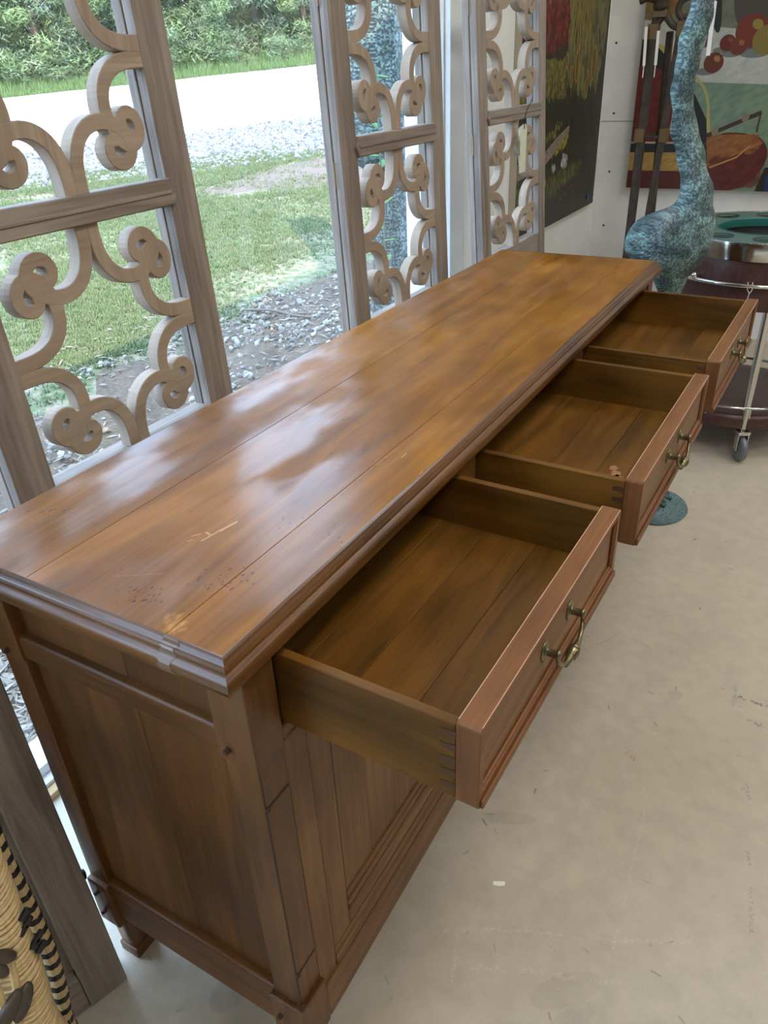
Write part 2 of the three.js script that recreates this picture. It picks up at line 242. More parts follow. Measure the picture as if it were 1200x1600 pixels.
{
  const mulchT = texOf(tile((x, y) => { const a = fbm(x * 12, y * 12, 4, 4), b = vnoise(x * 120, y * 120, 6), k = 0.6 + a * 0.5 + b * 0.35; return [78 * k, 63 * k, 48 * k]; }), { sx: 0.5, sy: 0.5 });
  M.mulch = new THREE.MeshStandardMaterial({ name: 'soil and mulch', map: mulchT, roughness: 1 });
  patchGrid('mulch_bed', 16, 150, (a, b) => { const x = mix(-4, 11, b); return [x, mix(-0.585, mulchEdge(x), a)]; }, 0.014, M.mulch, 'dark soil bed with white pebbles under the window');
  M.sandPatch = new THREE.MeshStandardMaterial({ name: 'bare sandy soil', map: M.road.map, color: 0x6e625b, roughness: 1 });
  const rad = []; for (let i = 0; i < 72; i++) { const a = i / 72 * 6.2832; let r = 0.2; while (r < 3.6 && inPatch(10.6 + Math.cos(a) * r, -6.5 + Math.sin(a) * r) < 0.8) r += 0.05; rad.push(r); }
  patchGrid('bare_patch', 8, 72, (a, b) => { const th = b * 6.2832, r = rad[Math.round(b * 72) % 72] * a; return [10.6 + Math.cos(th) * r, -6.5 + Math.sin(th) * r]; }, 0.006, M.sandPatch, 'bare pinkish sandy patch in the lawn');
}
const tm = new THREE.Matrix4(), tq = new THREE.Quaternion(), te = new THREE.Euler(), tp = new THREE.Vector3(), ts = new THREE.Vector3(), tc = new THREE.Color();
function scatter(name, geo, mat, n, f, label, category) {
  const items = []; for (let i = 0; i < n; i++) { const r = f(i); if (r) items.push(r); }
  const m = new THREE.InstancedMesh(geo, mat, items.length); m.name = name; m.castShadow = m.receiveShadow = true;
  items.forEach((r, i) => { te.set(...r.rot); tq.setFromEuler(te); tm.compose(tp.set(...r.pos), tq, ts.set(...r.scale)); m.setMatrixAt(i, tm); if (r.col) m.setColorAt(i, tc.setRGB(...r.col)); });
  scene.add(m); return tag(m, label, category, null, 'stuff');
}
{
  seed = 4242;
  const peb = new THREE.IcosahedronGeometry(1, 0); const pm = new THREE.MeshStandardMaterial({ name: 'pebble stone', color: 0xffffff, roughness: 0.8 });
  scatter('bed_pebbles', peb, pm, 11000, () => { const x = rr(-0.6, 9.5), z = rr(-3.1, -0.7); if (z < mulchEdge(x) - 0.1) return; if (fbm(x * 1.3, z * 1.6, 15, 3) < 0.36 + 0.16 * rnd()) return; const a = rr(0.006, 0.021) * (0.6 + rnd()); const c = rr(0.16, 0.36); return { pos: [x, elev(x * N2.x + z * N2.y, -x * N2.y + z * N2.x) + 0.012 + a * 0.3, z], rot: [rnd() * 6, rnd() * 6, rnd() * 6], scale: [a, a * rr(0.5, 0.8), a * rr(0.7, 1.1)], col: rnd() < 0.14 ? [c * 0.75, c * 0.5, c * 0.3] : rnd() < 0.4 ? [c * 0.5, c * 0.43, c * 0.36] : [c * 1.05, c * 0.95, c * 0.82] }; }, 'white and tan pebbles scattered in the soil bed', 'pebbles');
  scatter('gravel_stones', peb, pm, 24000, () => { const s = rr(13.4, 18.7), t = rr(-7, 8); const e0 = 14.2 + 0.6 * (fbm(t * 0.8, 14.2, 5, 3) - 0.5) * 2; if (s < e0 && rnd() > 0.25) return; if (s > 18.2 && rnd() > 0.3) return; const [x, z] = st2xz(s, t), a = rr(0.02, 0.055), c = rr(0.06, 0.24); return { pos: [x, elev(s, t) + a * 0.2, z], rot: [rnd() * 6, rnd() * 6, rnd() * 6], scale: [a, a * 0.7, a * rr(0.7, 1.2)], col: [c * 0.97, c, c * 1.02] }; }, 'loose pale grey stones of the gravel strip', 'gravel');
  const bl = []; for (let k = 0; k < 5; k++) { const a = k * 1.256 + 0.4, lean = 0.35 + 0.25 * (k % 3), cx = Math.cos(a), cz = Math.sin(a), w = 0.07; bl.push([cz * w, 0, -cx * w], [-cz * w, 0, cx * w], [cx * lean + 0.03 * k, 1 - 0.1 * k, cz * lean]); }
  const gg = new THREE.BufferGeometry(); gg.setAttribute('position', new THREE.Float32BufferAttribute(bl.flat(), 3)); gg.computeVertexNormals();
  const gm = new THREE.MeshStandardMaterial({ name: 'grass blade', color: 0xffffff, roughness: 0.8, side: THREE.DoubleSide });
  const grassCol = () => { const k = rnd(); const b = rr(0.75, 1.15); return k < 0.74 ? [0.092 * b, 0.132 * b, 0.042 * b] : k < 0.9 ? [0.12 * b, 0.135 * b, 0.06 * b] : [0.16 * b, 0.14 * b, 0.09 * b]; };
  scatter('lawn_grass', gg, gm, 150000, () => { const u = rnd(), s = 2 + 13 * Math.pow(u, 0.75), t = rr(-0.28, 0.26) * s + rr(-1.4, 0.9), [x, z] = st2xz(s, t); if (z > mulchEdge(x) + 0.25 || x < 0) return; if (z > mulchEdge(x) - 0.1 && rnd() > 0.25) return; if (inPatch(x, z) < 0.85 && rnd() > 0.25 + 0.5 * smooth(0.4, 0.6, fbm(x * 3, z * 3, 71, 2))) return; if (fbm(x * 0.9, z * 0.9, 31, 3) < 0.36 * rnd() + 0.22) return; const h = rr(0.02, 0.055) * (0.8 + s * 0.035); return { pos: [x, elev(s, t) - 0.003, z], rot: [0, rnd() * 6.28, 0], scale: [h * 1.1, h, h * 1.1], col: grassCol() }; }, 'short green grass of the lawn', 'grass');
  scatter('verge_grass', gg, gm, 16000, () => { const s = rr(30.1, 33.5), t = rr(-10, 13), [x, z] = st2xz(s, t), h = rr(0.1, 0.32) * (0.6 + 0.5 * (s - 30)); return { pos: [x, elev(s, t) - 0.02, z], rot: [0, rnd() * 6.28, 0], scale: [h * 0.7, h, h * 0.7], col: grassCol().map((v, i) => v * [0.9, 1.1, 0.8][i]) }; }, 'tall grass on the verge beyond the road', 'grass');
  const litter = new THREE.BufferGeometry(); litter.setAttribute('position', new THREE.Float32BufferAttribute([0, 0, -1, 0.4, 0.1, 0, 0, 0.03, 1, 0, 0, -1, 0, 0.03, 1, -0.4, 0.12, 0], 3)); litter.computeVertexNormals();
  scatter('leaf_litter', litter, gm, 7000, () => { const near = rnd() < 0.55, x = near ? rr(0, 1.6) : rr(0.5, 9), z = near ? rr(-1.6, -0.65) : rr(-3.6, -0.65), a = rr(0.012, 0.035), c = rr(0.7, 1.2); return { pos: [x, elev(x * N2.x + z * N2.y, -x * N2.y + z * N2.x) + 0.018 + rnd() * 0.012, z], rot: [rr(-0.3, 0.3), rnd() * 6.28, rr(-0.3, 0.3)], scale: [a * rr(0.3, 0.9), a, a * rr(1, 1.8)], col: [0.22 * c, 0.18 * c, 0.14 * c] }; }, 'dry leaves and pine straw on the soil bed', 'leaf litter');
  // fallen twig
  const tw = hit(380, 484, 1, -0.05), tw2 = hit(492, 496, 1, -0.05);
  const twig = obj('twig', [tube([tw, tw.clone().lerp(tw2, 0.35).add(new THREE.Vector3(0, 0.02, 0.04)), tw.clone().lerp(tw2, 0.7), tw2], 0.009, 16, 6), tube([tw.clone().lerp(tw2, 0.5), tw.clone().lerp(tw2, 0.75).add(new THREE.Vector3(0.05, 0.02, 0.14))], 0.005, 8, 5)], new THREE.MeshStandardMaterial({ name: 'bare twig', color: 0x675a4e, roughness: 0.9 }));
  tag(twig, 'bare fallen twig lying on the pebbled soil', 'twig');
}
// trees beyond the road
{
  seed = 900;
  const bark = new THREE.MeshStandardMaterial({ name: 'pine bark', color: 0x544840, roughness: 0.95 });
  const needle = new THREE.MeshStandardMaterial({ name: 'pine needles', vertexColors: true, roughness: 0.8, side: THREE.DoubleSide });
  function foliage(clumps, per, len, hues) {
    const pos = [], col = [];
    for (const [cx, cy, cz, r] of clumps) { const hu = hues[Math.floor(rnd() * hues.length)], b = rr(0.75, 1.2);
      for (let k = 0; k < per; k++) {
        const d = new THREE.Vector3(rnd() - 0.5, (rnd() - 0.5) * 0.8, rnd() - 0.5).normalize(), o = new THREE.Vector3(rnd() - 0.5, rnd() - 0.5, rnd() - 0.5).multiplyScalar(2 * r).multiply(new THREE.Vector3(1, 0.6, 1)).add(new THREE.Vector3(cx, cy, cz));
        const s = new THREE.Vector3(rnd() - 0.5, rnd() - 0.5, rnd() - 0.5).cross(d).normalize().multiplyScalar(len * rr(0.05, 0.12)), e = o.clone().addScaledVector(d, len * rr(0.6, 1.2));
        pos.push(...o.clone().add(s).toArray(), ...o.clone().sub(s).toArray(), ...e.toArray()); const f = b * rr(0.8, 1.2); for (let q = 0; q < 3; q++) col.push(hu[0] * f, hu[1] * f, hu[2] * f);
      } }
    const g = new THREE.BufferGeometry(); g.setAttribute('position', new THREE.Float32BufferAttribute(pos, 3)); g.setAttribute('color', new THREE.Float32BufferAttribute(col, 3)); g.computeVertexNormals(); return g;
  }
  const G = [[0.085, 0.135, 0.05], [0.105, 0.155, 0.055], [0.08, 0.115, 0.06], [0.12, 0.17, 0.058]];
  const variants = [];
  for (let v = 0; v < 5; v++) {
    const H = rr(6.5, 9), lean = rr(-0.3, 0.3), tr = []; let py = -0.3;
    for (let k = 0; k < 4; k++) { const y0 = k / 4 * H - 0.3 * (k === 0), y1 = (k + 1) / 4 * H; tr.push(rod([lean * (y0 / H) ** 2, y0, 0], [lean * (y1 / H) ** 2, y1, 0], 0.15 * (1 - y0 / H * 0.75), 0.15 * (1 - y1 / H * 0.75), 7)); }
    const cl = []; for (let k = 0; k < 100; k++) { const y = mix(0.5, H, Math.pow(rnd(), 1.35)), R = mix(2.0, 0.4, y / H) * rr(0.25, 1), a = rnd() * 6.28; cl.push([Math.cos(a) * R, y, Math.sin(a) * R, rr(0.25, 0.5)]); if (k % 4 === 0) tr.push(rod([lean * (y / H) ** 2, y - 0.25, 0], [Math.cos(a) * R, y, Math.sin(a) * R], 0.03, 0.012, 4)); }
    variants.push([merge(tr), foliage(cl, 120, 0.26, G)]);
  }
  const kinds = ['pine tree standing at the edge of the road verge', 'pine tree standing deep in the pine wood'];
  for (let i = 0; i < 36; i++) {
    const row = Math.floor(i / 12), s = 34.2 + row * 3.8 + rr(-0.8, 0.8), t = mix(-10.5, 13.5, (i % 12 + 0.5) / 12) + rr(-0.4, 0.4) + (row % 2) * 1.0, [x, z] = st2xz(s, t), [tg, fg] = variants[i % 5];
    const o = thing('pine_tree', kinds[row ? 1 : 0], 'tree', [x, elev(s, t), z], rnd() * 6.28, row ? 'pines deep in the wood' : 'pines along the verge'); o.scale.setScalar(rr(0.85, 1.2));
    obj('trunk', tg, bark, o); obj('foliage', fg, needle, o);
  }
  const shrubs = []; for (let v = 0; v < 3; v++) { const cl = []; for (let k = 0; k < 16; k++) { const a = rnd() * 6.28, R = rr(0, 0.8); cl.push([Math.cos(a) * R, rr(0.15, 1.3), Math.sin(a) * R, rr(0.2, 0.35)]); } shrubs.push([foliage(cl, 110, 0.17, [[0.11, 0.17, 0.06], [0.09, 0.14, 0.06], [0.14, 0.18, 0.08]]), merge([0, 1, 2, 3].map((k) => rod([0, -0.1, 0], [Math.cos(k * 1.6) * 0.5, 1, Math.sin(k * 1.6) * 0.5], 0.02, 0.008, 5)))]); }
  for (let i = 0; i < 44; i++) { const s = i % 2 ? rr(35.5, 37.5) : rr(31.9, 33.4), t = mix(-10, 14, i / 43) + rr(-0.3, 0.3), [x, z] = st2xz(s, t), o = thing('shrub', i % 2 ? 'dense shrub growing among the pine trunks' : 'light green shrub on the verge in front of the pines', 'shrub', [x, elev(s, t), z], rnd() * 6.28, i % 2 ? 'shrubs among the pines' : 'shrubs on the verge'); o.scale.set(rr(0.7, 1.4), i % 2 ? rr(1, 1.7) : rr(0.4, 0.9), rr(0.7, 1.4)); obj('foliage', shrubs[i % 3][0], needle, o); obj('stem', shrubs[i % 3][1], bark, o); }
}
// mottled trunk close to the window
{
  seed = 31;
  const tr = thing('tree_trunk', 'thick mottled grey-green tree trunk with a rounded bulge outside the window', 'tree', [4.68, -0.1, -1.9]);
  const rows = 44, cols = 28, pos = [], col = [], uv = [], idx = [];
  for (let i = 0; i <= rows; i++) { const y = i / rows * 3.6; for (let j = 0; j <= cols; j++) {
    const a = j / cols * 6.2832, ca = Math.cos(a), sa = Math.sin(a); let r = 0.17 + 0.07 * Math.exp(-y * 5) + 0.012 * (fbm(ca * 2 + 5, y * 3 + sa * 2, 3, 3) - 0.5) * 2;
    const face = clamp(-ca * 0.75 + -sa * 0.55); r += 0.17 * face * smooth(0.98, 1.12, y) * (1 - 0.35 * smooth(1.5, 2.6, y));
    pos.push(ca * r - 0.02 * y, y, sa * r); uv.push(a * 0.2, y);
    const m = smooth(0.4, 0.6, fbm(ca * 9 + y * 3, sa * 9 + y * 11, 12, 4)), n = fbm(ca * 25 + 4, sa * 25 + y * 30, 5, 2); const k = 0.75 + n * 0.5; col.push(mix(0.10, 0.20, m) * k, mix(0.12, 0.22, m) * k, mix(0.115, 0.21, m) * k);
  } }
  for (let i = 0; i < rows; i++) for (let j = 0; j < cols; j++) { const a = i * (cols + 1) + j, b = a + 1, c = a + cols + 1, d = c + 1; idx.push(a, c, b, b, c, d); }
  const g = new THREE.BufferGeometry(); g.setAttribute('position', new THREE.Float32BufferAttribute(pos, 3)); g.setAttribute('color', new THREE.Float32BufferAttribute(col, 3)); g.setAttribute('uv', new THREE.Float32BufferAttribute(uv, 2)); g.setIndex(idx); g.computeVertexNormals();
  const spots = texOf(tile((x, y) => { const v = smooth(0.35, 0.65, fbm(x * 40, y * 40, 8, 4)), k = 120 + 135 * v; return [k * 0.94, k, k * 0.98]; }), { sx: 2.5, sy: 2.5 });
  obj('trunk', g, new THREE.MeshStandardMaterial({ name: 'lichen bark', vertexColors: true, map: spots, bumpMap: spots, bumpScale: 0.006, roughness: 0.95 }), tr);
  // slim sapling beside it
  const p0 = hit(566, 470, 1, -0.08); p0.set(4.0, -0.08, -1.62);
  const sp = thing('sapling', 'thin leafy sapling beside the mottled trunk', 'plant', p0.toArray());
  const top = [0.03, 1.62, -0.02]; obj('stem', tube([[0, 0, 0], [0.02, 0.6, 0], [-0.01, 1.1, 0.01], top], 0.006, 20, 6), new THREE.MeshStandardMaterial({ name: 'sapling stem', color: 0x5c6250, roughness: 0.8 }), sp);
  const lm = new THREE.MeshStandardMaterial({ name: 'sapling leaf', color: 0x4f7038, roughness: 0.6, side: THREE.DoubleSide }), lg = new THREE.SphereGeometry(1, 8, 5); lg.scale(0.05, 0.006, 0.02); lg.translate(0.05, 0, 0);
  for (let k = 0; k < 16; k++) { const l = obj('leaf', lg, lm, sp); l.position.set(0, 0.5 + k * 0.072, 0); l.rotation.set(rr(-0.4, 0.4), k * 2.4, rr(-0.2, 0.6)); }
}

// ================================================================== SIDEBOARD
const SB_L = 2.02, SB_D = 0.5035;
const sideboard = thing('sideboard', 'long honey-brown wooden sideboard with three open drawers', 'sideboard');
{
  const P = sideboard;
  // ---- top: texture laid in metres, 2.1 x 0.525
  const TW = 2048, TH = 512, TX = 2.1, TZ = 0.525;
  const tc_ = pixels(TW, TH, (i, j) => {
    const x = i / TW * TX, z = j / TH * TZ, bo = z < 0.173 ? 0 : z < 0.418 ? 1 : 2, s = 100 + bo * 40;
    const wv = fbm(x * 1.6, z * 6, s, 3), g1 = fbm(x * 2.4 + wv, z * 55 + wv * 7, s + 5, 3), g2 = fbm(x * 8, z * 300, s + 9, 2), b = fbm(x * 4.5, z * 9, s + 21, 3), b2 = fbm(x * 14, z * 22, 63, 3);
    const t = clamp(0.55 + (g1 - 0.5) * 0.7 + (g2 - 0.5) * 0.35 + (b - 0.5) * 0.75 + (b2 - 0.5) * 0.4 + (bo === 2 ? 0.08 : 0));
    return [mix(100, 158, t), mix(60, 101, t), mix(12, 26, t)];
  });
  const q = tc_.getContext('2d'), PT = (u, v) => { const p = hit(u, v, 1, 1); return [p.x / TX * TW, p.z / TZ * TH]; };
  seed = 5; for (let i = 0; i < 700; i++) { q.fillStyle = `rgba(45,22,8,${rr(0.35, 0.85)})`; const x = rnd() * TW, y = rnd() * TH, l = rnd() < 0.3 ? rr(2, 6) : 1.2; q.fillRect(x, y, l, 1.2); }
  const cluster = (u, v, n, du, dv) => { for (let i = 0; i < n; i++) { const [a, b] = PT(u + rr(-du, du), v + rr(-dv, dv)); q.fillStyle = 'rgba(40,20,8,0.8)'; q.fillRect(a, b, rr(1.5, 5), 1.6); } };
  cluster(350, 905, 26, 45, 18); cluster(225, 930, 22, 25, 12); cluster(480, 830, 10, 60, 30); cluster(60, 800, 14, 40, 6); cluster(560, 690, 14, 60, 40);
  const streak = (pts, col, wd) => { q.strokeStyle = col; q.lineWidth = wd; q.lineCap = 'round'; q.beginPath(); pts.forEach((p, i) => { const [a, b] = PT(...p); i ? q.lineTo(a, b) : q.moveTo(a, b); }); q.stroke(); };
  const pale = 'rgba(214,160,112,0.7)';
  streak([[315, 845], [340, 831], [368, 817]], pale, 3); streak([[345, 829], [370, 815]], pale, 4); streak([[300, 838], [313, 834]], pale, 2.5); streak([[323, 832], [327, 835]], pale, 4); streak([[293, 846], [300, 843]], pale, 2);
  streak([[628, 715], [635, 708]], pale, 2); streak([[655, 741], [660, 737]], pale, 2); streak([[180, 900], [260, 896]], 'rgba(216,164,110,0.35)', 1); streak([[60, 780], [140, 740]], 'rgba(216,164,110,0.3)', 1);
  // worn patch near the end moulding
  for (let i = 0; i < 170; i++) { const u = rr(243, 290), v = rr(958, 1000); if (Math.hypot((u - 267) / 22, (v - 976) / 17) > 0.6 + rnd() * 0.5) continue; const [a, b] = PT(u, v); q.fillStyle = `rgba(214,164,116,${rr(0.1, 0.34)})`; q.fillRect(a, b, rr(3, 12), rr(1, 3)); }
  const topT = texOf(tc_); topT.wrapS = topT.wrapT = THREE.ClampToEdgeWrapping;
  const topR = texOf(pixels(512, 256, (i, j) => { const a = fbm(i / 34, j / 30, 61, 4), v = 72 + 75 * smooth(0.35, 0.7, a); return [v, v, v]; }), { srgb: false });
  const topB = texOf(pixels(512, 256, (i, j) => { const v = 255 * fbm(i / 40, j / 26, 7, 3); return [v, v, v]; }), { srgb: false });
  M.top = new THREE.MeshPhysicalMaterial({ name: 'polished table top', map: topT, roughnessMap: topR, roughness: 1, bumpMap: topB, bumpScale: 0.0012, ior: 1.5, specularIntensity: 0.72 });
  const topUV = (g) => { const n = g.index ? g.toNonIndexed() : g, p = n.attributes.position, uv = new Float32Array(p.count * 2); for (let i = 0; i < p.count; i++) { uv[i * 2] = p.getX(i) / TX; uv[i * 2 + 1] = 1 - clamp(p.getZ(i), 0.001, 0.52) / TZ - 0.0; } n.setAttribute('uv', new THREE.BufferAttribute(uv, 2)); return n; };
  for (const [z0, z1] of [[0, 0.1727], [0.1733, 0.4177], [0.4183, SB_D]]) obj('top_board', topUV(bx(0, SB_L, 0.956, 1.0, z0, z1, 'x', 0.0007)), M.top, P);
  // ---- moulding around three sides, mitred
  {
    const prof = [[-0.012, 0.957], [-0.004, 0.9995], [0, 1.0005], [0.0025, 0.999], [0.0035, 0.9945], [0.0055, 0.9925], [0.008, 0.9925], [0.0095, 0.990], [0.010, 0.9855], [0.0125, 0.9845], [0.0155, 0.982], [0.0185, 0.976], [0.019, 0.970], [0.0175, 0.963], [0.0135, 0.9575], [0.006, 0.9545], [-0.012, 0.9535]];
    const path = [[0, 0], [0, SB_D], [SB_L, SB_D], [SB_L, 0]], nor = [[-1, 0], [0, 1], [1, 0]];
    for (let k = 0; k < 3; k++) {
      const A = path[k], B = path[k + 1], N = nor[k], pN = nor[k - 1], nN = nor[k + 1], pos = [];
      const pt = (o, y, e) => { const C = e ? B : A, O = e ? nN : pN; return [C[0] + N[0] * o + (O ? O[0] * o : 0), y, C[1] + N[1] * o + (O ? O[1] * o : 0)]; };
      for (let i = 0; i < prof.length - 1; i++) { const a = pt(...prof[i], 0), b = pt(...prof[i], 1), c = pt(...prof[i + 1], 0), d = pt(...prof[i + 1], 1); pos.push(...a, ...b, ...c, ...b, ...d, ...c); }
      let g = new THREE.BufferGeometry(); g.setAttribute('position', new THREE.Float32BufferAttribute(pos, 3)); g.computeVertexNormals(); g = grainUV(g, k === 1 ? 'x' : 'z'); g = toCreasedNormals(g, 0.6);
      const m = new THREE.MeshPhysicalMaterial({ name: 'moulding wood', map: woodBody, roughness: 0.3, side: THREE.DoubleSide });
      obj('top_moulding', g, m, P);
    }
    // clear tape left on the end moulding
    const tp_ = []; const z0 = 0.418, z1 = 0.440; for (let i = 2; i < prof.length - 4; i++) { const f = ([o, y], z) => [-(o + 0.0006), y + 0.0004, z]; const a = f(prof[i], z0 + 0.003 * Math.sin(i * 3)), b = f(prof[i], z1 + 0.003 * Math.sin(i * 5)), c = f(prof[i + 1], z0 + 0.003 * Math.sin(i * 3 + 3)), d = f(prof[i + 1], z1 + 0.003 * Math.sin(i * 5 + 5)); tp_.push(...a, ...b, ...c, ...b, ...d, ...c); }
    const g = new THREE.BufferGeometry(); g.setAttribute('position', new THREE.Float32BufferAttribute(tp_, 3)); g.computeVertexNormals();
    obj('tape_scrap', g, new THREE.MeshPhysicalMaterial({ name: 'brittle tape', color: 0x9a7a60, roughness: 0.3, transmission: 0.5, side: THREE.DoubleSide }), P).userData.label = 'scrap of brittle clear tape on the end moulding';
  }
  // ---- corner posts, rails and end boards at both ends
  for (const [xo, dir] of [[0.02, 1], [2.0, -1]]) {
    const X = (a, b) => { const p = xo + dir * a, q2 = xo + dir * b; return p < q2 ? [p, q2] : [q2, p]; };
    for (const [za, zb, front] of [[0.01, 0.06, 0], [0.45, 0.505, 1]]) {
      const po = front ? 0.004 : 0.0;
      obj('corner_post', [bx(...X(0, 0.053), 0.24, 0.80, za, zb, 'y', 0.003)], M.body, P);
      obj('post_block', [bx(...X(-0.004, 0.053), 0.797, 0.9545, za - (front ? 0.004 : 0), zb + (front ? 0.003 : 0.002), 'y', 0.003)], M.body, P);
      obj('base_block', [bx(...X(-0.01, 0.056), 0.118, 0.245, za - (front ? 0.004 : 0), zb + (front ? 0.01 : 0.004), 'y', 0.004)], M.body, P);
      // foot with a little shoe
      const fz0 = za + (front ? 0.002 : 0.012), fz1 = front ? zb - 0.002 : zb + 0.008; const [fa, fb] = X(0.003, 0.05);
      const foot = new THREE.CylinderGeometry(0.5 * Math.SQRT2, 0.43 * Math.SQRT2, 1, 4, 1); foot.rotateY(Math.PI / 4); foot.scale(fb - fa, 0.095, fz1 - fz0); foot.translate((fa + fb) / 2, 0.0745, (fz0 + fz1) / 2);
      obj('foot', [grainUV(foot, 'y'), bx(fa - 0.002, fb + 0.002, 0.0, 0.028, fz0 - 0.002, fz1 + 0.002, 'x', 0.004)], M.body, P);
      // pegs
      const px = dir > 0 ? X(-0.006, 0)[0] : X(-0.006, 0)[1];
      for (const y of front ? [0.822, 0.2] : [0.815, 0.22, 0.16]) { const g = new THREE.CylinderGeometry(0.004, 0.0048, 0.012, 8); g.rotateZ(Math.PI / 2); g.translate(px - dir * (y < 0.3 ? 0.006 : 0), y, (za + zb) / 2 + (front ? -0.012 : 0)); obj('peg', g, M.endgrain, P); }
    }
    obj('end_rail', bx(...X(0.002, 0.03), 0.80, 0.845, 0.056, 0.452, 'z', 0.006), M.body, P);
    obj('end_rail', bx(...X(0.0, 0.035), 0.138, 0.25, 0.056, 0.452, 'z', 0.006), M.body, P);
    for (const [y0, y1] of [[0.84, 0.956], [0.245, 0.805]]) for (const [z0, z1] of [[0.055, 0.2755], [0.2762, 0.455]]) obj('end_board', bx(...X(0.016, 0.03), y0, y1, z0, z1, 'y', 0.0012), M.body, P);
  }
  // ring pull on the back corner block
  { const r = new THREE.TorusGeometry(0.008, 0.0022, 8, 18); r.rotateY(1.2); r.rotateX(0.6); { const p = hit(131, 1366, 0, 0.006); r.translate(p.x, p.y, p.z); }; obj('ring', r, M.iron, P); }
  // ---- carcass
  obj('back_panel', bx(0.05, 1.98, 0.13, 0.955, 0.012, 0.026), M.body, P);
  obj('bottom_board', bx(0.05, 1.98, 0.14, 0.16, 0.026, 0.48), M.body, P);
  obj('drawer_shelf', bx(0.05, 1.98, 0.80, 0.818, 0.026, 0.50), M.body, P);
  const bays = [[0.074, 0.597], [0.686, 1.24], [1.32, 1.892]];
  for (const [a, b] of [[0.6, 0.682], [1.243, 1.316], [1.895, 1.948]]) { obj('front_stile', bx(a, b, 0.245, 0.9535, 0.462, 0.503, 'y', 0.003), M.body, P); obj('partition', bx(a + 0.02, a + 0.04, 0.16, 0.953, 0.03, 0.462, 'z'), M.body, P); }
  obj('front_rail', bx(0.073, 1.948, 0.80, 0.8195, 0.47, 0.503, 'x', 0.003), M.door, P);
  obj('front_stile', bx(0.0735, 0.1205, 0.20, 0.80, 0.472, 0.5045, 'y', 0.003), M.door, P);
  obj('front_stile', bx(1.905, 1.948, 0.20, 0.80, 0.472, 0.5045, 'y', 0.003), M.door, P);
  obj('base_rail', bx(0.076, 1.945, 0.115, 0.205, 0.46, 0.513, 'x', 0.006), M.door, P);
  obj('base_moulding', [bx(0.1215, 1.904, 0.205, 0.225, 0.47, 0.509, 'x', 0.006), bx(0.1215, 1.904, 0.2255, 0.243, 0.47, 0.505, 'x', 0.004)], M.door, P);
  // ---- doors
  for (const [a, b] of [[0.122, 0.598], [0.684, 1.241], [1.318, 1.903]]) {
    const d = new THREE.Group(); d.name = 'door'; P.add(d);
    const y0 = 0.246, y1 = 0.798, w = 0.052;
    obj('stile', bx(a, a + w, y0, y1, 0.478, 0.502, 'y', 0.003), M.door, d); obj('stile', bx(b - w, b, y0, y1, 0.478, 0.502, 'y', 0.003), M.door, d);
    obj('rail', bx(a + w, b - w, y0, y0 + 0.04, 0.478, 0.502, 'x', 0.003), M.door, d); obj('rail', bx(a + w, b - w, y1 - 0.045, y1, 0.478, 0.502, 'x', 0.003), M.door, d);
    const n = 4, pw = (b - a - 2 * w - 0.012) / n; for (let k = 0; k < n; k++) obj('panel_board', bx(a + w + 0.006 + k * pw, a + w + 0.006 + (k + 1) * pw - 0.0006, y0 + 0.04, y1 - 0.045, 0.484, 0.494, 'y', 0.001), M.door, d);
    obj('panel_bead', [bx(a + w, a + w + 0.0045, y0 + 0.04, y1 - 0.045, 0.49, 0.5, 'y', 0.002), bx(b - w - 0.0045, b - w, y0 + 0.04, y1 - 0.045, 0.49, 0.5, 'y', 0.002)], M.darkgap, d);
    const mb = []; [[0.0, 0.508], [0.014, 0.505], [0.026, 0.5]].forEach(([dy, z]) => mb.push(bx(a + w, b - w, y0 + 0.038 + dy, y0 + 0.052 + dy, 0.488, z, 'x', 0.005))); obj('panel_moulding', mb, M.door, d);
    const kn = lathe([[0.001, 0], [0.006, 0], [0.005, 0.008], [0.010, 0.014], [0.011, 0.02], [0.006, 0.026], [0.001, 0.027]], 16); kn.rotateX(Math.PI / 2); kn.translate(b - w / 2, 0.55, 0.502); obj('knob', kn, M.brass, d);
  }
  // barrel hinges on the near post: thin iron rod with cross straps
  for (const [y0, y1] of [[0.723, 0.80], [0.333, 0.723], [0.246, 0.333]]) obj('hinge_rod', rod([0.0215, y0 + 0.003, 0.5045], [0.0215, y1 - 0.003, 0.5045], 0.0016, 0.0016, 6), M.darkgap, P);
  for (const y of [0.723, 0.331, 0.243]) obj('hinge_strap', [bx(0.026, 0.07, y - 0.0018, y + 0.0018, 0.5035, 0.5065, 'x', 0.001), (() => { const s = new THREE.SphereGeometry(0.004, 8, 6); s.translate(0.024, y, 0.506); return s; })()], M.darkgap, P);
  // ---- drawers
  const dsp = [
    { x0: 0.078, x1: 0.594, zn: 0.776, zf: 0.791, t: 1 }, { x0: 0.690, x1: 1.236, zn: 0.795, zf: 0.808, t: 2 }, { x0: 1.324, x1: 1.888, zn: 0.811, zf: 0.826, t: 3 }];
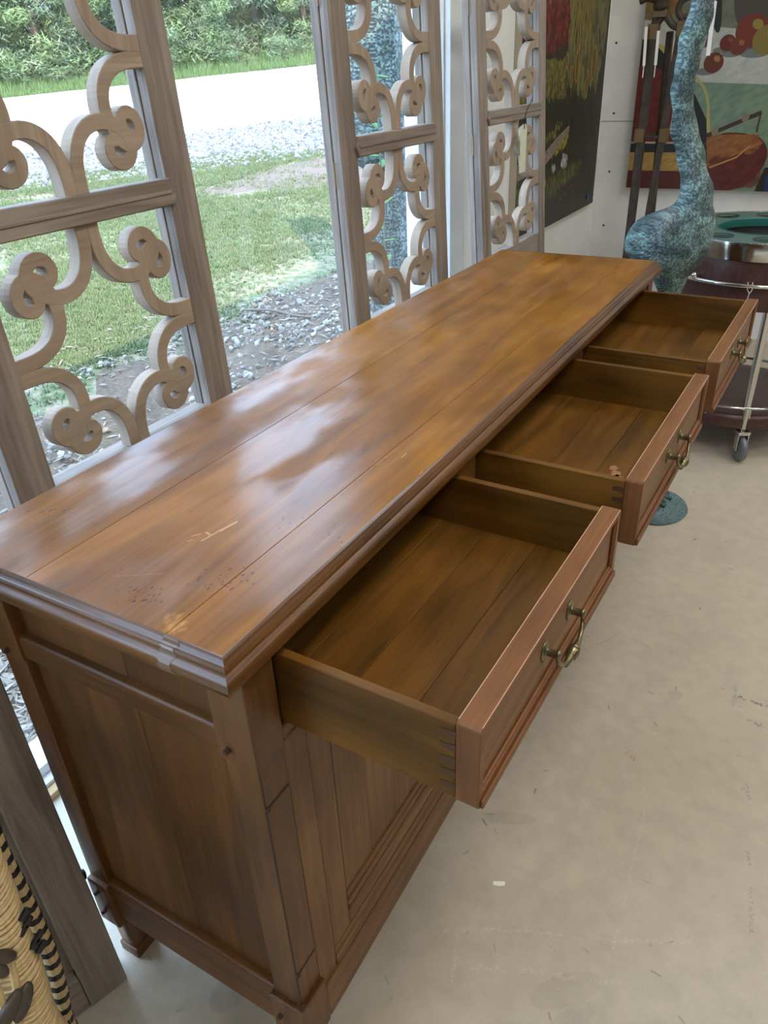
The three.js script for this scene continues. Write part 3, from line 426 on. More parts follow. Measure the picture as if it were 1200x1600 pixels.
  for (const s of dsp) {
    const d = new THREE.Group(); d.name = 'drawer'; P.add(d);
    const W = s.x1 - s.x0, DEP = 0.43;
    d.position.set(s.x0, 0.822, s.zn); d.rotation.y = -Math.atan2(s.zf - s.zn, W) * 0.6;   // pulled slightly askew
    // local: x 0..W, y 0..0.125, z 0 = outer face, negative inwards
    { const rr_ = (x0, y0, x1, y1, r) => { const h = new THREE.Shape(); h.moveTo(x0 + r, y0); h.lineTo(x1 - r, y0); h.quadraticCurveTo(x1, y0, x1, y0 + r); h.lineTo(x1, y1 - r); h.quadraticCurveTo(x1, y1, x1 - r, y1); h.lineTo(x0 + r, y1); h.quadraticCurveTo(x0, y1, x0, y1 - r); h.lineTo(x0, y0 + r); h.quadraticCurveTo(x0, y0, x0 + r, y0); return h; };
      const fr = rr_(0.0012, 0.0012, W - 0.0012, 0.1238, 0.005), ho = new THREE.Path([[0.011, 0.021], [0.011, 0.1165], [W - 0.014, 0.1165], [W - 0.014, 0.021]].map((p) => new THREE.Vector2(...p))); fr.holes.push(ho);
      const fg = new THREE.ExtrudeGeometry(fr, { depth: 0.0266, bevelEnabled: true, bevelSize: 0.0012, bevelThickness: 0.0012, bevelSegments: 2, curveSegments: 5 }); fg.translate(0, 0, -0.0278);
      obj('front_frame', grainUV(fg, 'x'), M.front, d);
      obj('front_panel', bx(0.0095, W - 0.0125, 0.0195, 0.118, -0.0255, -0.0065, 'x', 0.001), M.door, d);
      obj('worn_edge', [rod([0.006, 0.1245, -0.0283], [W - 0.006, 0.1245, -0.0283], 0.0009, 0.0009, 6), rod([0.006, 0.1245, -0.0007], [W - 0.006, 0.1245, -0.0007], 0.0007, 0.0007, 6)], M.worn, d);
      obj('front_bead', [bx(0.003, W - 0.003, 0.001, 0.0135, -0.0005, 0.0045, 'x', 0.0035), bx(0.0115, W - 0.0145, 0.0205, 0.0265, -0.0066, -0.0015, 'x', 0.0025), bx(W - 0.0195, W - 0.0145, 0.0268, 0.116, -0.0066, -0.0015, 'y', 0.0022)], M.front, d); }
    for (const [a, b] of [[0.001, 0.0145], [W - 0.0145, W - 0.001]]) obj('side_board', bx(a, b, 0.003, 0.12, -DEP, -0.0292, 'z', 0.002), M.drawer, d);
    obj('back_board', bx(0.0147, W - 0.0147, 0.012, 0.115, -DEP, -DEP + 0.012, 'x', 0.002), M.drawer, d);
    const nb = 4, zz = [-DEP + 0.013, -0.30, -0.215, -0.125, -0.0295]; 
    let bm = M.drawer;
    const bottomTex = s.t === 2; 
    for (let k = 0; k < nb; k++) obj('bottom_board', bx(0.0147, W - 0.0147, 0.022, 0.03, zz[k], zz[k + 1] - 0.0005, 'x', 0.001), bm, d);
    if (bottomTex) { // dried pinkish spill
      seed = 8; const sp = []; for (const [cx, cz, r] of [[0.155, -0.075, 0.028], [0.19, -0.09, 0.012], [0.215, -0.1, 0.008], [0.205, -0.045, 0.008], [0.13, -0.085, 0.014]]) { const sh = new THREE.Shape(); for (let k = 0; k < 14; k++) { const a = k / 14 * 6.283, q2 = r * rr(0.6, 1.25); k ? sh.lineTo(cx + Math.cos(a) * q2 * 1.4, -cz + Math.sin(a) * q2) : sh.moveTo(cx + Math.cos(a) * q2 * 1.4, -cz + Math.sin(a) * q2); } const e = new THREE.ExtrudeGeometry(sh, { depth: 0.0008, bevelEnabled: false }); e.rotateX(-Math.PI / 2); e.translate(0, 0.0299, 0); sp.push(e); }
      obj('dried_spill', sp, new THREE.MeshStandardMaterial({ name: 'dried paint spill', color: 0x9c6c4c, roughness: 0.5 }), d).userData.label = 'pinkish dried spill on the drawer bottom';
    }
    // dovetail pins let into both sides of the front
    for (const sx of [0, 1]) for (let k = 0; k < 5; k++) { const y = 0.016 + k * 0.0205, sh = new THREE.Shape([[0, 0.002], [0.019, 0], [0.019, 0.0115], [0, 0.0095]].map((p) => new THREE.Vector2(...p))); const g = new THREE.ExtrudeGeometry(sh, { depth: 0.0006, bevelEnabled: false }); g.rotateY(sx ? Math.PI / 2 : -Math.PI / 2); g.translate(sx ? W - 0.0008 : 0.0008, y, sx ? -0.0293 : -0.0483); obj('dovetail', g, M.endgrain, d); }
    // bail pull: two rosettes on posts and a turned bail
    const cx = W * 0.50, hy = 0.072, hs = 0.048, hp = [];
    for (const e of [-1, 1]) {
      const ro = lathe([[0.0005, 0], [0.0115, 0], [0.0125, 0.0015], [0.0105, 0.003], [0.006, 0.0035], [0.0048, 0.005], [0.0046, 0.017], [0.0058, 0.018], [0.0058, 0.0215], [0.0035, 0.023], [0.0005, 0.0233]], 18); ro.rotateX(Math.PI / 2); ro.scale(1, 1.25, 1); ro.translate(cx + e * hs, hy, -0.0068); hp.push(ro);
    }
    const bz = 0.0115, path = [[-hs, 0, bz], [-hs, -0.010, bz + 0.002], [-hs * 0.72, -0.024, bz + 0.005], [-hs * 0.35, -0.0285, bz + 0.006], [0, -0.0295, bz + 0.006], [hs * 0.35, -0.0285, bz + 0.006], [hs * 0.72, -0.024, bz + 0.005], [hs, -0.010, bz + 0.002], [hs, 0, bz]].map((p) => [p[0] + cx, p[1] + hy, p[2]]);
    hp.push(tube(path, 0.0032, 32, 8));
    const bulge = lathe([[0.0005, -0.03], [0.0034, -0.03], [0.0058, -0.012], [0.0052, -0.010], [0.0078, -0.009], [0.0078, -0.006], [0.006, -0.005], [0.009, -0.002], [0.009, 0.002], [0.006, 0.005], [0.0078, 0.006], [0.0078, 0.009], [0.0052, 0.010], [0.0058, 0.012], [0.0034, 0.03], [0.0005, 0.03]], 16); bulge.rotateZ(Math.PI / 2); bulge.translate(cx, hy - 0.0293, bz + 0.006); hp.push(bulge);
    obj('bail_handle', hp, M.brass, d).userData.label = 'aged brass bail handle';
  }
}

// ================================================================== FRETWORK SCREENS
// one carved scroll fills a quarter of an opening: two curling ribs that meet in a cusp (u from the stile, v from the rail; unit 0.2 m)
const RIB = [[0.1895, -0.004], [0.189, 0.03], [0.184, 0.058], [0.171, 0.082], [0.150, 0.098], [0.124, 0.1035], [0.098, 0.099], [0.075, 0.087], [0.0635, 0.067], [0.069, 0.0465], [0.087, 0.037], [0.106, 0.043], [0.1135, 0.060], [0.106, 0.0735], [0.094, 0.073]];
function ribShape(pts, w0, w1) {
  const c = new THREE.CatmullRomCurve3(pts.map((p) => new THREE.Vector3(p[0], p[1], 0))), N = 46, L = [], R = [];
  for (let i = 0; i <= N; i++) { const t = i / N, p = c.getPoint(t), d = c.getTangent(t), w = mix(w0, w1, smooth(0.45, 1, t)) / 2; L.push(new THREE.Vector2(p.x - d.y * w, p.y + d.x * w)); R.push(new THREE.Vector2(p.x + d.y * w, p.y - d.x * w)); }
  return new THREE.Shape([...L, ...R.reverse()]);
}
const ribGeo = [0, 1].map((k) => { const g = new THREE.ExtrudeGeometry(ribShape(k ? RIB.map(([a, b]) => [b, a]) : RIB, 0.0225, 0.0175), { depth: 0.026, bevelEnabled: true, bevelSize: 0.0015, bevelThickness: 0.0015, bevelSegments: 1, curveSegments: 1 }); g.translate(0, 0, -0.028 - k * 0.0004); return g; });
const scrollGeo = merge(ribGeo);
function fretScreen(label, { x0, x1, z, lean, turn = 0, base = null, ledge = 0.95, bar0 = 1.345, bar1 = 1.388, sw = 0.075 }) {
  // x0..x1 is the clear opening; z is the front face at the height y = 1
  const t = thing('fretwork_screen', label, 'screen', [0, 0, 0], 0, undefined);
  const w = x1 - x0, H = 1.86, TH = 0.05, hw = w / 2;
  t.position.set(base ? base[0] : (x0 + x1) / 2, 0, base ? base[1] : z + lean * 1.0); t.rotation.set(-lean, turn, 0, 'YXZ');
  const cy = Math.cos(Math.atan(lean)); const Y = (y) => y / cy;
  for (const [a, b] of [[-hw - sw, -hw], [hw, hw + sw]]) {
    obj('stile', bx(a, b, 0, H, -0.024, 0, 'y', 0.003), M.pine, t);
    obj('stile_backing', [bx(a, b, 0, H, -TH, -0.0265, 'y', 0.003), pbox(a + 0.004, b - 0.004, 0.002, H - 0.002, -0.0266, -0.0239, 'y')], M.pine, t);
  }
  const railAt = (y0, y1, deep = TH) => obj('rail', bx(-hw + 0.0005, hw - 0.0005, Y(y0), Y(y1), -deep, -0.002, 'x', 0.003), M.pine, t);
  railAt(0.002, 0.085); railAt(ledge - 0.09, ledge); railAt(1.80, 1.858);
  // moulded cross bar with pointed ends let into the stiles
  { const h = bar1 - bar0, e = 0.012, sh = new THREE.Shape([[-hw - 0.001, 0], [-hw - e, h / 2], [-hw - 0.001, h], [hw + 0.001, h], [hw + e, h / 2], [hw + 0.001, 0]].map((p) => new THREE.Vector2(...p))); const g = new THREE.ExtrudeGeometry(sh, { depth: 0.030, bevelEnabled: true, bevelSize: 0.003, bevelThickness: 0.006, bevelSegments: 2 }); g.translate(0, Y(bar0), -0.028); obj('cross_bar', grainUV(g, 'x'), M.pine, t); obj('bar_bead', bx(-hw + 0.001, hw - 0.001, Y(bar0) + h * 0.42, Y(bar0) + h * 0.58, 0.006, 0.0105, 'x', 0.002), M.pine, t); }
  // solid lower field of upright boards
  const nb = 4; for (let k = 0; k < nb; k++) obj('field_board', bx(-hw - 0.008 + k * (w + 0.016) / nb, -hw - 0.008 + (k + 1) * (w + 0.016) / nb - 0.0006, 0.08, Y(ledge - 0.085), -0.042, -0.03, 'y', 0.001), M.pine, t);
  for (const [ya, yb] of [[ledge, bar0], [bar1, 1.80]]) {
    const y0 = Y(ya), y1 = Y(yb), hh = (y1 - y0) / 2;
    for (const sx of [-1, 1]) for (const sy of [-1, 1]) {
      const g = scrollGeo.clone(), p = g.attributes.position, n = g.attributes.normal, ku = hw / 0.2013, kv = hh / 0.2013;
      for (let i = 0; i < p.count; i++) { const u = p.getX(i) * ku, v = p.getY(i) * kv; p.setXYZ(i, sx * (hw - u), sy > 0 ? y1 - v : y0 + v, p.getZ(i) - 0.001); n.setXYZ(i, -sx * n.getX(i), -sy * n.getY(i), n.getZ(i)); }
      if (sx * sy < 0) { for (const at of [p, n]) for (let i = 0; i < at.count; i += 3) { const a = [at.getX(i + 1), at.getY(i + 1), at.getZ(i + 1)]; at.setXYZ(i + 1, at.getX(i + 2), at.getY(i + 2), at.getZ(i + 2)); at.setXYZ(i + 2, ...a); } }
      obj('scroll', grainUV(g, rnd() < 0.5 ? 'x' : 'y'), M.pineB, t);
    }
  }
  // hinges let into the outer edge
  for (const y of [0.55, 1.10 + 0.22, 1.7]) { obj('hinge', [pbox(-hw - sw - 0.0006, -hw - sw, y - 0.028, y + 0.028, -0.034, -0.017, 'y'), rod([-hw - sw - 0.0005, y - 0.03, -0.0255], [-hw - sw - 0.0005, y + 0.03, -0.0255], 0.0028, 0.0028, 8)], M.hingeRust, t); }
  return t;
}
seed = 21;
fretScreen('carved scroll screen leaning behind the near end of the sideboard', { x0: 0.287, x1: 0.709, z: -0.15, lean: 0.04, bar0: 1.334, bar1: 1.377, ledge: 0.917 });
fretScreen('carved scroll screen leaning behind the middle of the sideboard, before the mottled trunk', { x0: 1.325, x1: 1.742, z: -0.10, lean: 0.036, bar0: 1.355, bar1: 1.397, ledge: 0.934 });
fretScreen('carved scroll screen behind the far end of the sideboard, beside the landscape painting', { x0: 2.09, x1: 2.56, z: -0.065, lean: 0.06, bar0: 1.368, bar1: 1.406, ledge: 0.955, sw: 0.07 });
{ const a = 0.30, w = 0.42, sw = 0.075, cx = -0.018 - Math.cos(a) * (w / 2 + sw), cz = 0.078 - Math.sin(a) * (w / 2 + sw);
  fretScreen('carved wooden screen standing beside the sideboard end, behind the rattan chair', { x0: 0, x1: w, z: 0, lean: 0.11, turn: -a, base: [cx, cz], sw }); }
// tag hung on the far screen
{
  const c = hit(817, 233, 2, -0.055), t = thing('hang_tag', 'blank pale card tag hanging from the far screen', 'tag', c.toArray());
  const s = new THREE.Shape([[-0.028, -0.075], [0.028, -0.075], [0.028, 0.06], [0.016, 0.078], [-0.016, 0.078], [-0.028, 0.06]].map((p) => new THREE.Vector2(...p))); const hole = new THREE.Path(); hole.absarc(0, 0.064, 0.004, 0, 6.283); s.holes.push(hole);
  obj('card', new THREE.ExtrudeGeometry(s, { depth: 0.0012, bevelEnabled: false }), new THREE.MeshStandardMaterial({ name: 'pale card', color: 0xcfd3b9, roughness: 0.8 }), t);
  obj('string', tube([[0, 0.064, 0.002], [-0.004, 0.11, 0.006], [-0.012, 0.155, 0.03]], 0.0014, 12, 5), M.iron, t);
}

// ================================================================== PAINTINGS
{
  // landscape, on the window wall
  const zf = WALL_Z + 0.035, A = hit(852, 358, 2, zf), B = hit(926, 314, 2, zf), x0 = hit(806, 300, 2, zf).x, x1 = B.x, y0 = (A.y + B.y) / 2, y1 = y0 + 1.35, W = 1024, H = 1024;
  const c = canvas(W, H), q = c.getContext('2d'); const P = (u, v) => { const p = hit(u, v, 2, zf); return [(p.x - x0) / (x1 - x0) * W, (y1 - p.y) / (y1 - y0) * H]; };
  q.fillStyle = '#2c2a20'; q.fillRect(0, 0, W, H);
  q.fillStyle = '#6d7158'; q.fillRect(0, 0, W, H * 0.16);
  const poly = (pts, col) => { q.fillStyle = col; q.beginPath(); pts.forEach((p, i) => { const [a, b] = P(...p); i ? q.lineTo(a, b) : q.moveTo(a, b); }); q.closePath(); q.fill(); };
  const dabs = (pts, n, cols, lw, lh, ang = 0) => { // brush strokes inside a polygon of photo pixels
    const pp = pts.map((p) => P(...p)), xs = pp.map((p) => p[0]), ys = pp.map((p) => p[1]);
    const inside = (x, y) => { let c = false; for (let i = 0, j = pp.length - 1; i < pp.length; j = i++) { const [xi, yi] = pp[i], [xj, yj] = pp[j]; if ((yi > y) !== (yj > y) && x < (xj - xi) * (y - yi) / (yj - yi) + xi) c = !c; } return c; };
    for (let i = 0; i < n * 2; i++) { const x = rr(Math.min(...xs), Math.max(...xs)), y = rr(Math.min(...ys), Math.max(...ys)); if (!inside(x + rr(-10, 10), y + rr(-10, 10))) continue; q.globalAlpha = rr(0.35, 0.9); q.fillStyle = cols[Math.floor(rnd() * cols.length)]; q.beginPath(); q.ellipse(x, y, lw * rr(0.6, 1.6), lh * rr(0.6, 1.7), ang + rr(-0.4, 0.4), 0, 7); q.fill(); } q.globalAlpha = 1; };
  seed = 61;
  dabs([[780, -40], [960, -40], [930, 320], [780, 420]], 3000, ['#26261c', '#302f22', '#3a3a2a', '#222018'], 8, 10);
  dabs([[780, -60], [905, -60], [905, 18], [780, 22]], 500, ['#8f8758', '#7a6e40', '#6b2c24', '#5c3324'], 12, 10);
  dabs([[780, 5], [915, 0], [898, 60], [845, 92], [780, 110]], 900, ['#6a1a1c', '#7c2822', '#4a1618', '#541719', '#8a3d28'], 9, 9);
  dabs([[780, 112], [848, 98], [884, 92], [884, 150], [780, 168]], 900, ['#7d7434', '#90843f', '#655b26', '#4c4520', '#55502a'], 7, 9);
  dabs([[893, -60], [955, -60], [946, 60], [934, 125], [905, 150], [885, 120], [890, 60]], 420, ['#7d7a48', '#8a7a3a', '#5b5a34', '#6b6a40'], 8, 26);
  for (const [u, v, w_, h_] of [[886, 94, 14, 26], [902, 100, 20, 60], [893, 120, 14, 36], [916, 132, 16, 50], [928, 98, 26, 60], [905, 50, 12, 70], [920, 30, 12, 60], [913, 15, 10, 60]]) { const [a, b] = P(u, v); q.fillStyle = '#6a4a1c'; q.beginPath(); q.ellipse(a, b, w_, h_, 0, 0, 7); q.fill(); q.strokeStyle = '#b98f34'; q.lineWidth = 4; q.stroke(); }
  poly([[889, 196], [889, 206], [858, 250], [848, 262], [780, 300], [780, 270], [850, 240], [870, 215]], '#857870'); dabs([[889, 196], [889, 206], [848, 262], [780, 300], [780, 275], [850, 240]], 200, ['#93857b', '#786a62', '#80726a'], 10, 6);
  dabs([[880, 187], [868, 212], [848, 232], [780, 262], [780, 235], [850, 212]], 260, ['#6f6f28', '#828132', '#4c4e1e'], 8, 6); dabs([[888, 206], [884, 226], [870, 240], [862, 246]], 100, ['#97952e', '#a8882e'], 6, 6);
  dabs([[878, 243], [886, 245], [884, 262], [876, 262]], 40, ['#bdbcc0', '#d4d3d6', '#8f8e90'], 7, 7); dabs([[862, 258], [868, 260], [866, 268], [861, 268]], 30, ['#a9aaa4'], 5, 6);
  dabs([[910, 250], [895, 275], [870, 300], [848, 315], [780, 350], [780, 310], [850, 283], [880, 266]], 500, ['#66662a', '#767434', '#4e4f24', '#3c3e20'], 8, 9); dabs([[895, 285], [898, 290], [876, 315], [870, 312]], 30, ['#9b3040'], 5, 5);
  const t = texOf(c); t.wrapS = t.wrapT = THREE.ClampToEdgeWrapping;
  const o = thing('landscape_painting', 'unframed landscape painting with red and yellow fields and a pale path', 'painting', [(x0 + x1) / 2, y0, zf]);
  const w = x1 - x0, h = y1 - y0, pl = new THREE.PlaneGeometry(w, h); pl.translate(0, h / 2, 0.0006);
  const bump = texOf(pixels(256, 256, (i, j) => { const v = 255 * fbm(i / 3, j / 5, 5, 2); return [v, v, v]; }), { srgb: false, sx: 4, sy: 4 });
  obj('canvas', pl, new THREE.MeshStandardMaterial({ name: 'landscape paint', map: t, roughness: 0.5, bumpMap: bump, bumpScale: 0.001 }), o);
  obj('stretcher', bx(-w / 2, w / 2, 0, h, -0.034, 0, 'x', 0.002), new THREE.MeshStandardMaterial({ name: 'raw canvas edge', color: 0xb9ab96, roughness: 0.9 }), o);
  const k = hit(918, 308, 2, zf + 0.004), tack = new THREE.SphereGeometry(0.016, 12, 8); tack.scale(1, 1, 0.35); tack.translate(k.x - (x0 + x1) / 2, k.y - y0, 0.004); obj('corner_sticker', tack, new THREE.MeshStandardMaterial({ name: 'blue dot', color: 0x1d4fa0, roughness: 0.4 }), o).userData.label = 'small blue dot at the lower corner';
}
{
  // still life, on the far wall
  const xf = FAR_X - 0.04, A = hit(978, 293, 0, xf), z0 = A.z, z1 = z0 + 1.25, y0 = A.y, y1 = y0 + 1.45, W = 1280, H = 1480;
  const c = canvas(W, H), q = c.getContext('2d'); const P = (u, v) => { const p = hit(u, v, 0, xf); return [(p.z - z0) / (z1 - z0) * W, (y1 - p.y) / (y1 - y0) * H]; };
  const poly = (pts, col) => { q.fillStyle = col; q.beginPath(); const pp = pts.map((p) => P(...p)); q.moveTo((pp[0][0] + pp[pp.length - 1][0]) / 2, (pp[0][1] + pp[pp.length - 1][1]) / 2); pp.forEach((p, i) => { const n = pp[(i + 1) % pp.length]; q.quadraticCurveTo(p[0], p[1], (p[0] + n[0]) / 2, (p[1] + n[1]) / 2); }); q.closePath(); q.fill(); };
  const hard = (pts, col) => { q.fillStyle = col; q.beginPath(); pts.forEach((p, i) => { const [a, b] = P(...p); i ? q.lineTo(a, b) : q.moveTo(a, b); }); q.closePath(); q.fill(); };
  const dabs = (u0, u1, v0, v1, n, cols, lw, lh) => { for (let i = 0; i < n; i++) { const [a, b] = P(rr(u0, u1), rr(v0, v1)); q.fillStyle = cols[Math.floor(rnd() * cols.length)]; q.globalAlpha = 0.35; q.beginPath(); q.ellipse(a, b, lw * rr(0.5, 1.5), lh * rr(0.5, 1.5), -0.6 + rr(-0.3, 0.3), 0, 7); q.fill(); q.globalAlpha = 1; } };
  seed = 91; q.fillStyle = '#6f8672'; q.fillRect(0, 0, W, H);
  hard([[1000, -120], [1320, -120], [1320, 40], [1000, 70]], '#6d7560'); dabs(1000, 1300, -100, 60, 400, ['#7b8a72', '#5a5f4a', '#6b5a44'], 26, 12);
  hard([[1000, 30], [1100, 40], [1320, 60], [1320, 140], [1080, 130], [1000, 150]], '#b9bbb2'); dabs(1000, 1280, 50, 135, 600, ['#c9c8c0', '#a8aea8', '#b4bab4'], 26, 10);
  hard([[1085, 128], [1320, 136], [1320, 230], [1180, 215], [1085, 215]], '#6f8b7a'); dabs(1090, 1280, 136, 220, 600, ['#7d9a88', '#64806f', '#879a78', '#8c9470'], 26, 10);
  hard([[960, 60], [1018, 62], [1075, 125], [1110, 200], [1106, 300], [960, 310]], '#252523');
  poly([[1022, 66], [1046, 92], [1062, 112], [1095, 128], [1106, 160], [1103, 200], [1108, 235], [1100, 300], [1112, 250], [1109, 190], [1108, 145], [1090, 118], [1060, 95], [1040, 72]], '#b3a566');
  poly([[985, 100], [1030, 100], [1062, 150], [1085, 220], [980, 226]], '#63231e'); hard([[980, 120], [1030, 112], [1070, 200], [1072, 221], [980, 221]], '#63231e'); dabs(985, 1065, 115, 215, 300, ['#6e2822', '#571c1a', '#7a3024'], 18, 14);
  hard([[975, 221], [1085, 222], [1085, 225], [975, 224]], '#b9a89a'); hard([[975, 225], [1088, 225], [1090, 238], [975, 238]], '#22282a');
  hard([[975, 238], [1090, 238], [1100, 268], [975, 266]], '#a98547'); dabs(978, 1095, 240, 265, 160, ['#b8965a', '#94703a', '#c2a468'], 18, 5);
  hard([[975, 266], [1100, 268], [1110, 305], [970, 305]], '#54201a'); dabs(978, 1100, 270, 296, 120, ['#5e2a20', '#481a16'], 20, 6);
  poly([[1104, 206], [1180, 208], [1198, 225], [1200, 250], [1170, 290], [1130, 300], [1104, 300]], '#5b211b'); hard([[1104, 210], [1180, 210], [1192, 224], [1104, 262]], '#8b5a2e'); dabs(1106, 1185, 212, 240, 220, ['#a9743c', '#7c4a28', '#94622f'], 18, 6); dabs(1110, 1190, 245, 292, 200, ['#64281f', '#4e1c18', '#6e3226'], 20, 12);
  q.strokeStyle = '#c08d4c'; q.lineWidth = 9; q.beginPath(); q.moveTo(...P(1108, 262)); q.lineTo(...P(1150, 246)); q.lineTo(...P(1172, 228)); q.stroke();
  q.strokeStyle = '#46332c'; q.lineWidth = 22; q.beginPath(); q.moveTo(...P(1104, 212)); q.lineTo(...P(1165, 186)); q.lineTo(...P(1190, 176)); q.stroke(); q.lineWidth = 10; q.beginPath(); q.moveTo(...P(1189, 176)); q.lineTo(...P(1182, 207)); q.stroke(); q.fillStyle = '#8b7868'; for (const [u, v] of [[1165, 184], [1117, 206]]) { const [a, b] = P(u, v); q.beginPath(); q.ellipse(a, b, 18, 22, 0.4, 0, 7); q.fill(); }
  hard([[1178, 300], [1195, 262], [1320, 250], [1320, 310], [1178, 310]], '#2a2320'); hard([[1192, 300], [1196, 275], [1320, 262], [1320, 310], [1190, 310]], '#1d3358');
  poly([[1148, -60], [1146, 20], [1156, 48], [1200, 55], [1240, 40], [1240, -60]], '#4b443c'); poly([[1114, -60], [1112, 30], [1118, 52], [1126, 50], [1129, 10], [1126, -60]], '#24282a');
  const fruit = (u, v, r, col, hi) => { const [a, b] = P(u, v); const R = r * 3.7; q.fillStyle = 'rgba(70,80,76,0.6)'; q.beginPath(); q.ellipse(a - R * 0.7, b + R * 0.8, R * 1.1, R * 0.35, 0, 0, 7); q.fill(); q.fillStyle = col; q.beginPath(); q.ellipse(a, b, R, R * 0.96, 0, 0, 7); q.fill(); q.fillStyle = hi; q.beginPath(); q.ellipse(a + R * 0.3, b - R * 0.35, R * 0.35, R * 0.28, 0.5, 0, 7); q.fill(); };
  fruit(1175, 48, 22, '#74301c', '#94823a'); fruit(1198, 62, 19, '#84743a', '#978a4a'); fruit(1137, 67, 11, '#66261c', '#844628'); fruit(1154, 72, 12, '#70321f', '#9a6040'); fruit(1102, 62, 10, '#662018', '#8a4028'); fruit(1115, 98, 14, '#68341e', '#a8764e');
  poly([[1000, -60], [1040, -60], [1068, 0], [1060, 20], [1000, 40]], '#7a6038'); dabs(1000, 1070, -40, 30, 160, ['#8a4a22', '#6d6a4a', '#94803c'], 20, 14);
  const t = texOf(c); t.wrapS = t.wrapT = THREE.ClampToEdgeWrapping;
  const o = thing('still_life_painting', 'large still life painting of fruit on a white cloth with a red jug', 'painting', [xf, y0, z0]);
  const w = z1 - z0, h = y1 - y0, pl = new THREE.PlaneGeometry(w, h); pl.rotateY(-Math.PI / 2); const uv = pl.attributes.uv; for (let i = 0; i < uv.count; i++) uv.setX(i, 1 - uv.getX(i)); // left edge of the picture at low z
  { const p = pl.attributes.position; for (let i = 0; i < p.count; i++) uv.setXY(i, (p.getZ(i) + w / 2) / w, (p.getY(i) + h / 2) / h); }
  pl.translate(-0.0006, h / 2, w / 2); obj('canvas', pl, new THREE.MeshStandardMaterial({ name: 'still life paint', map: t, roughness: 0.5 }), o);
  obj('stretcher', bx(0, 0.038, 0, h, 0, w, 'z', 0.002), new THREE.MeshStandardMaterial({ name: 'canvas edge', color: 0xa9a598, roughness: 0.9 }), o);
}

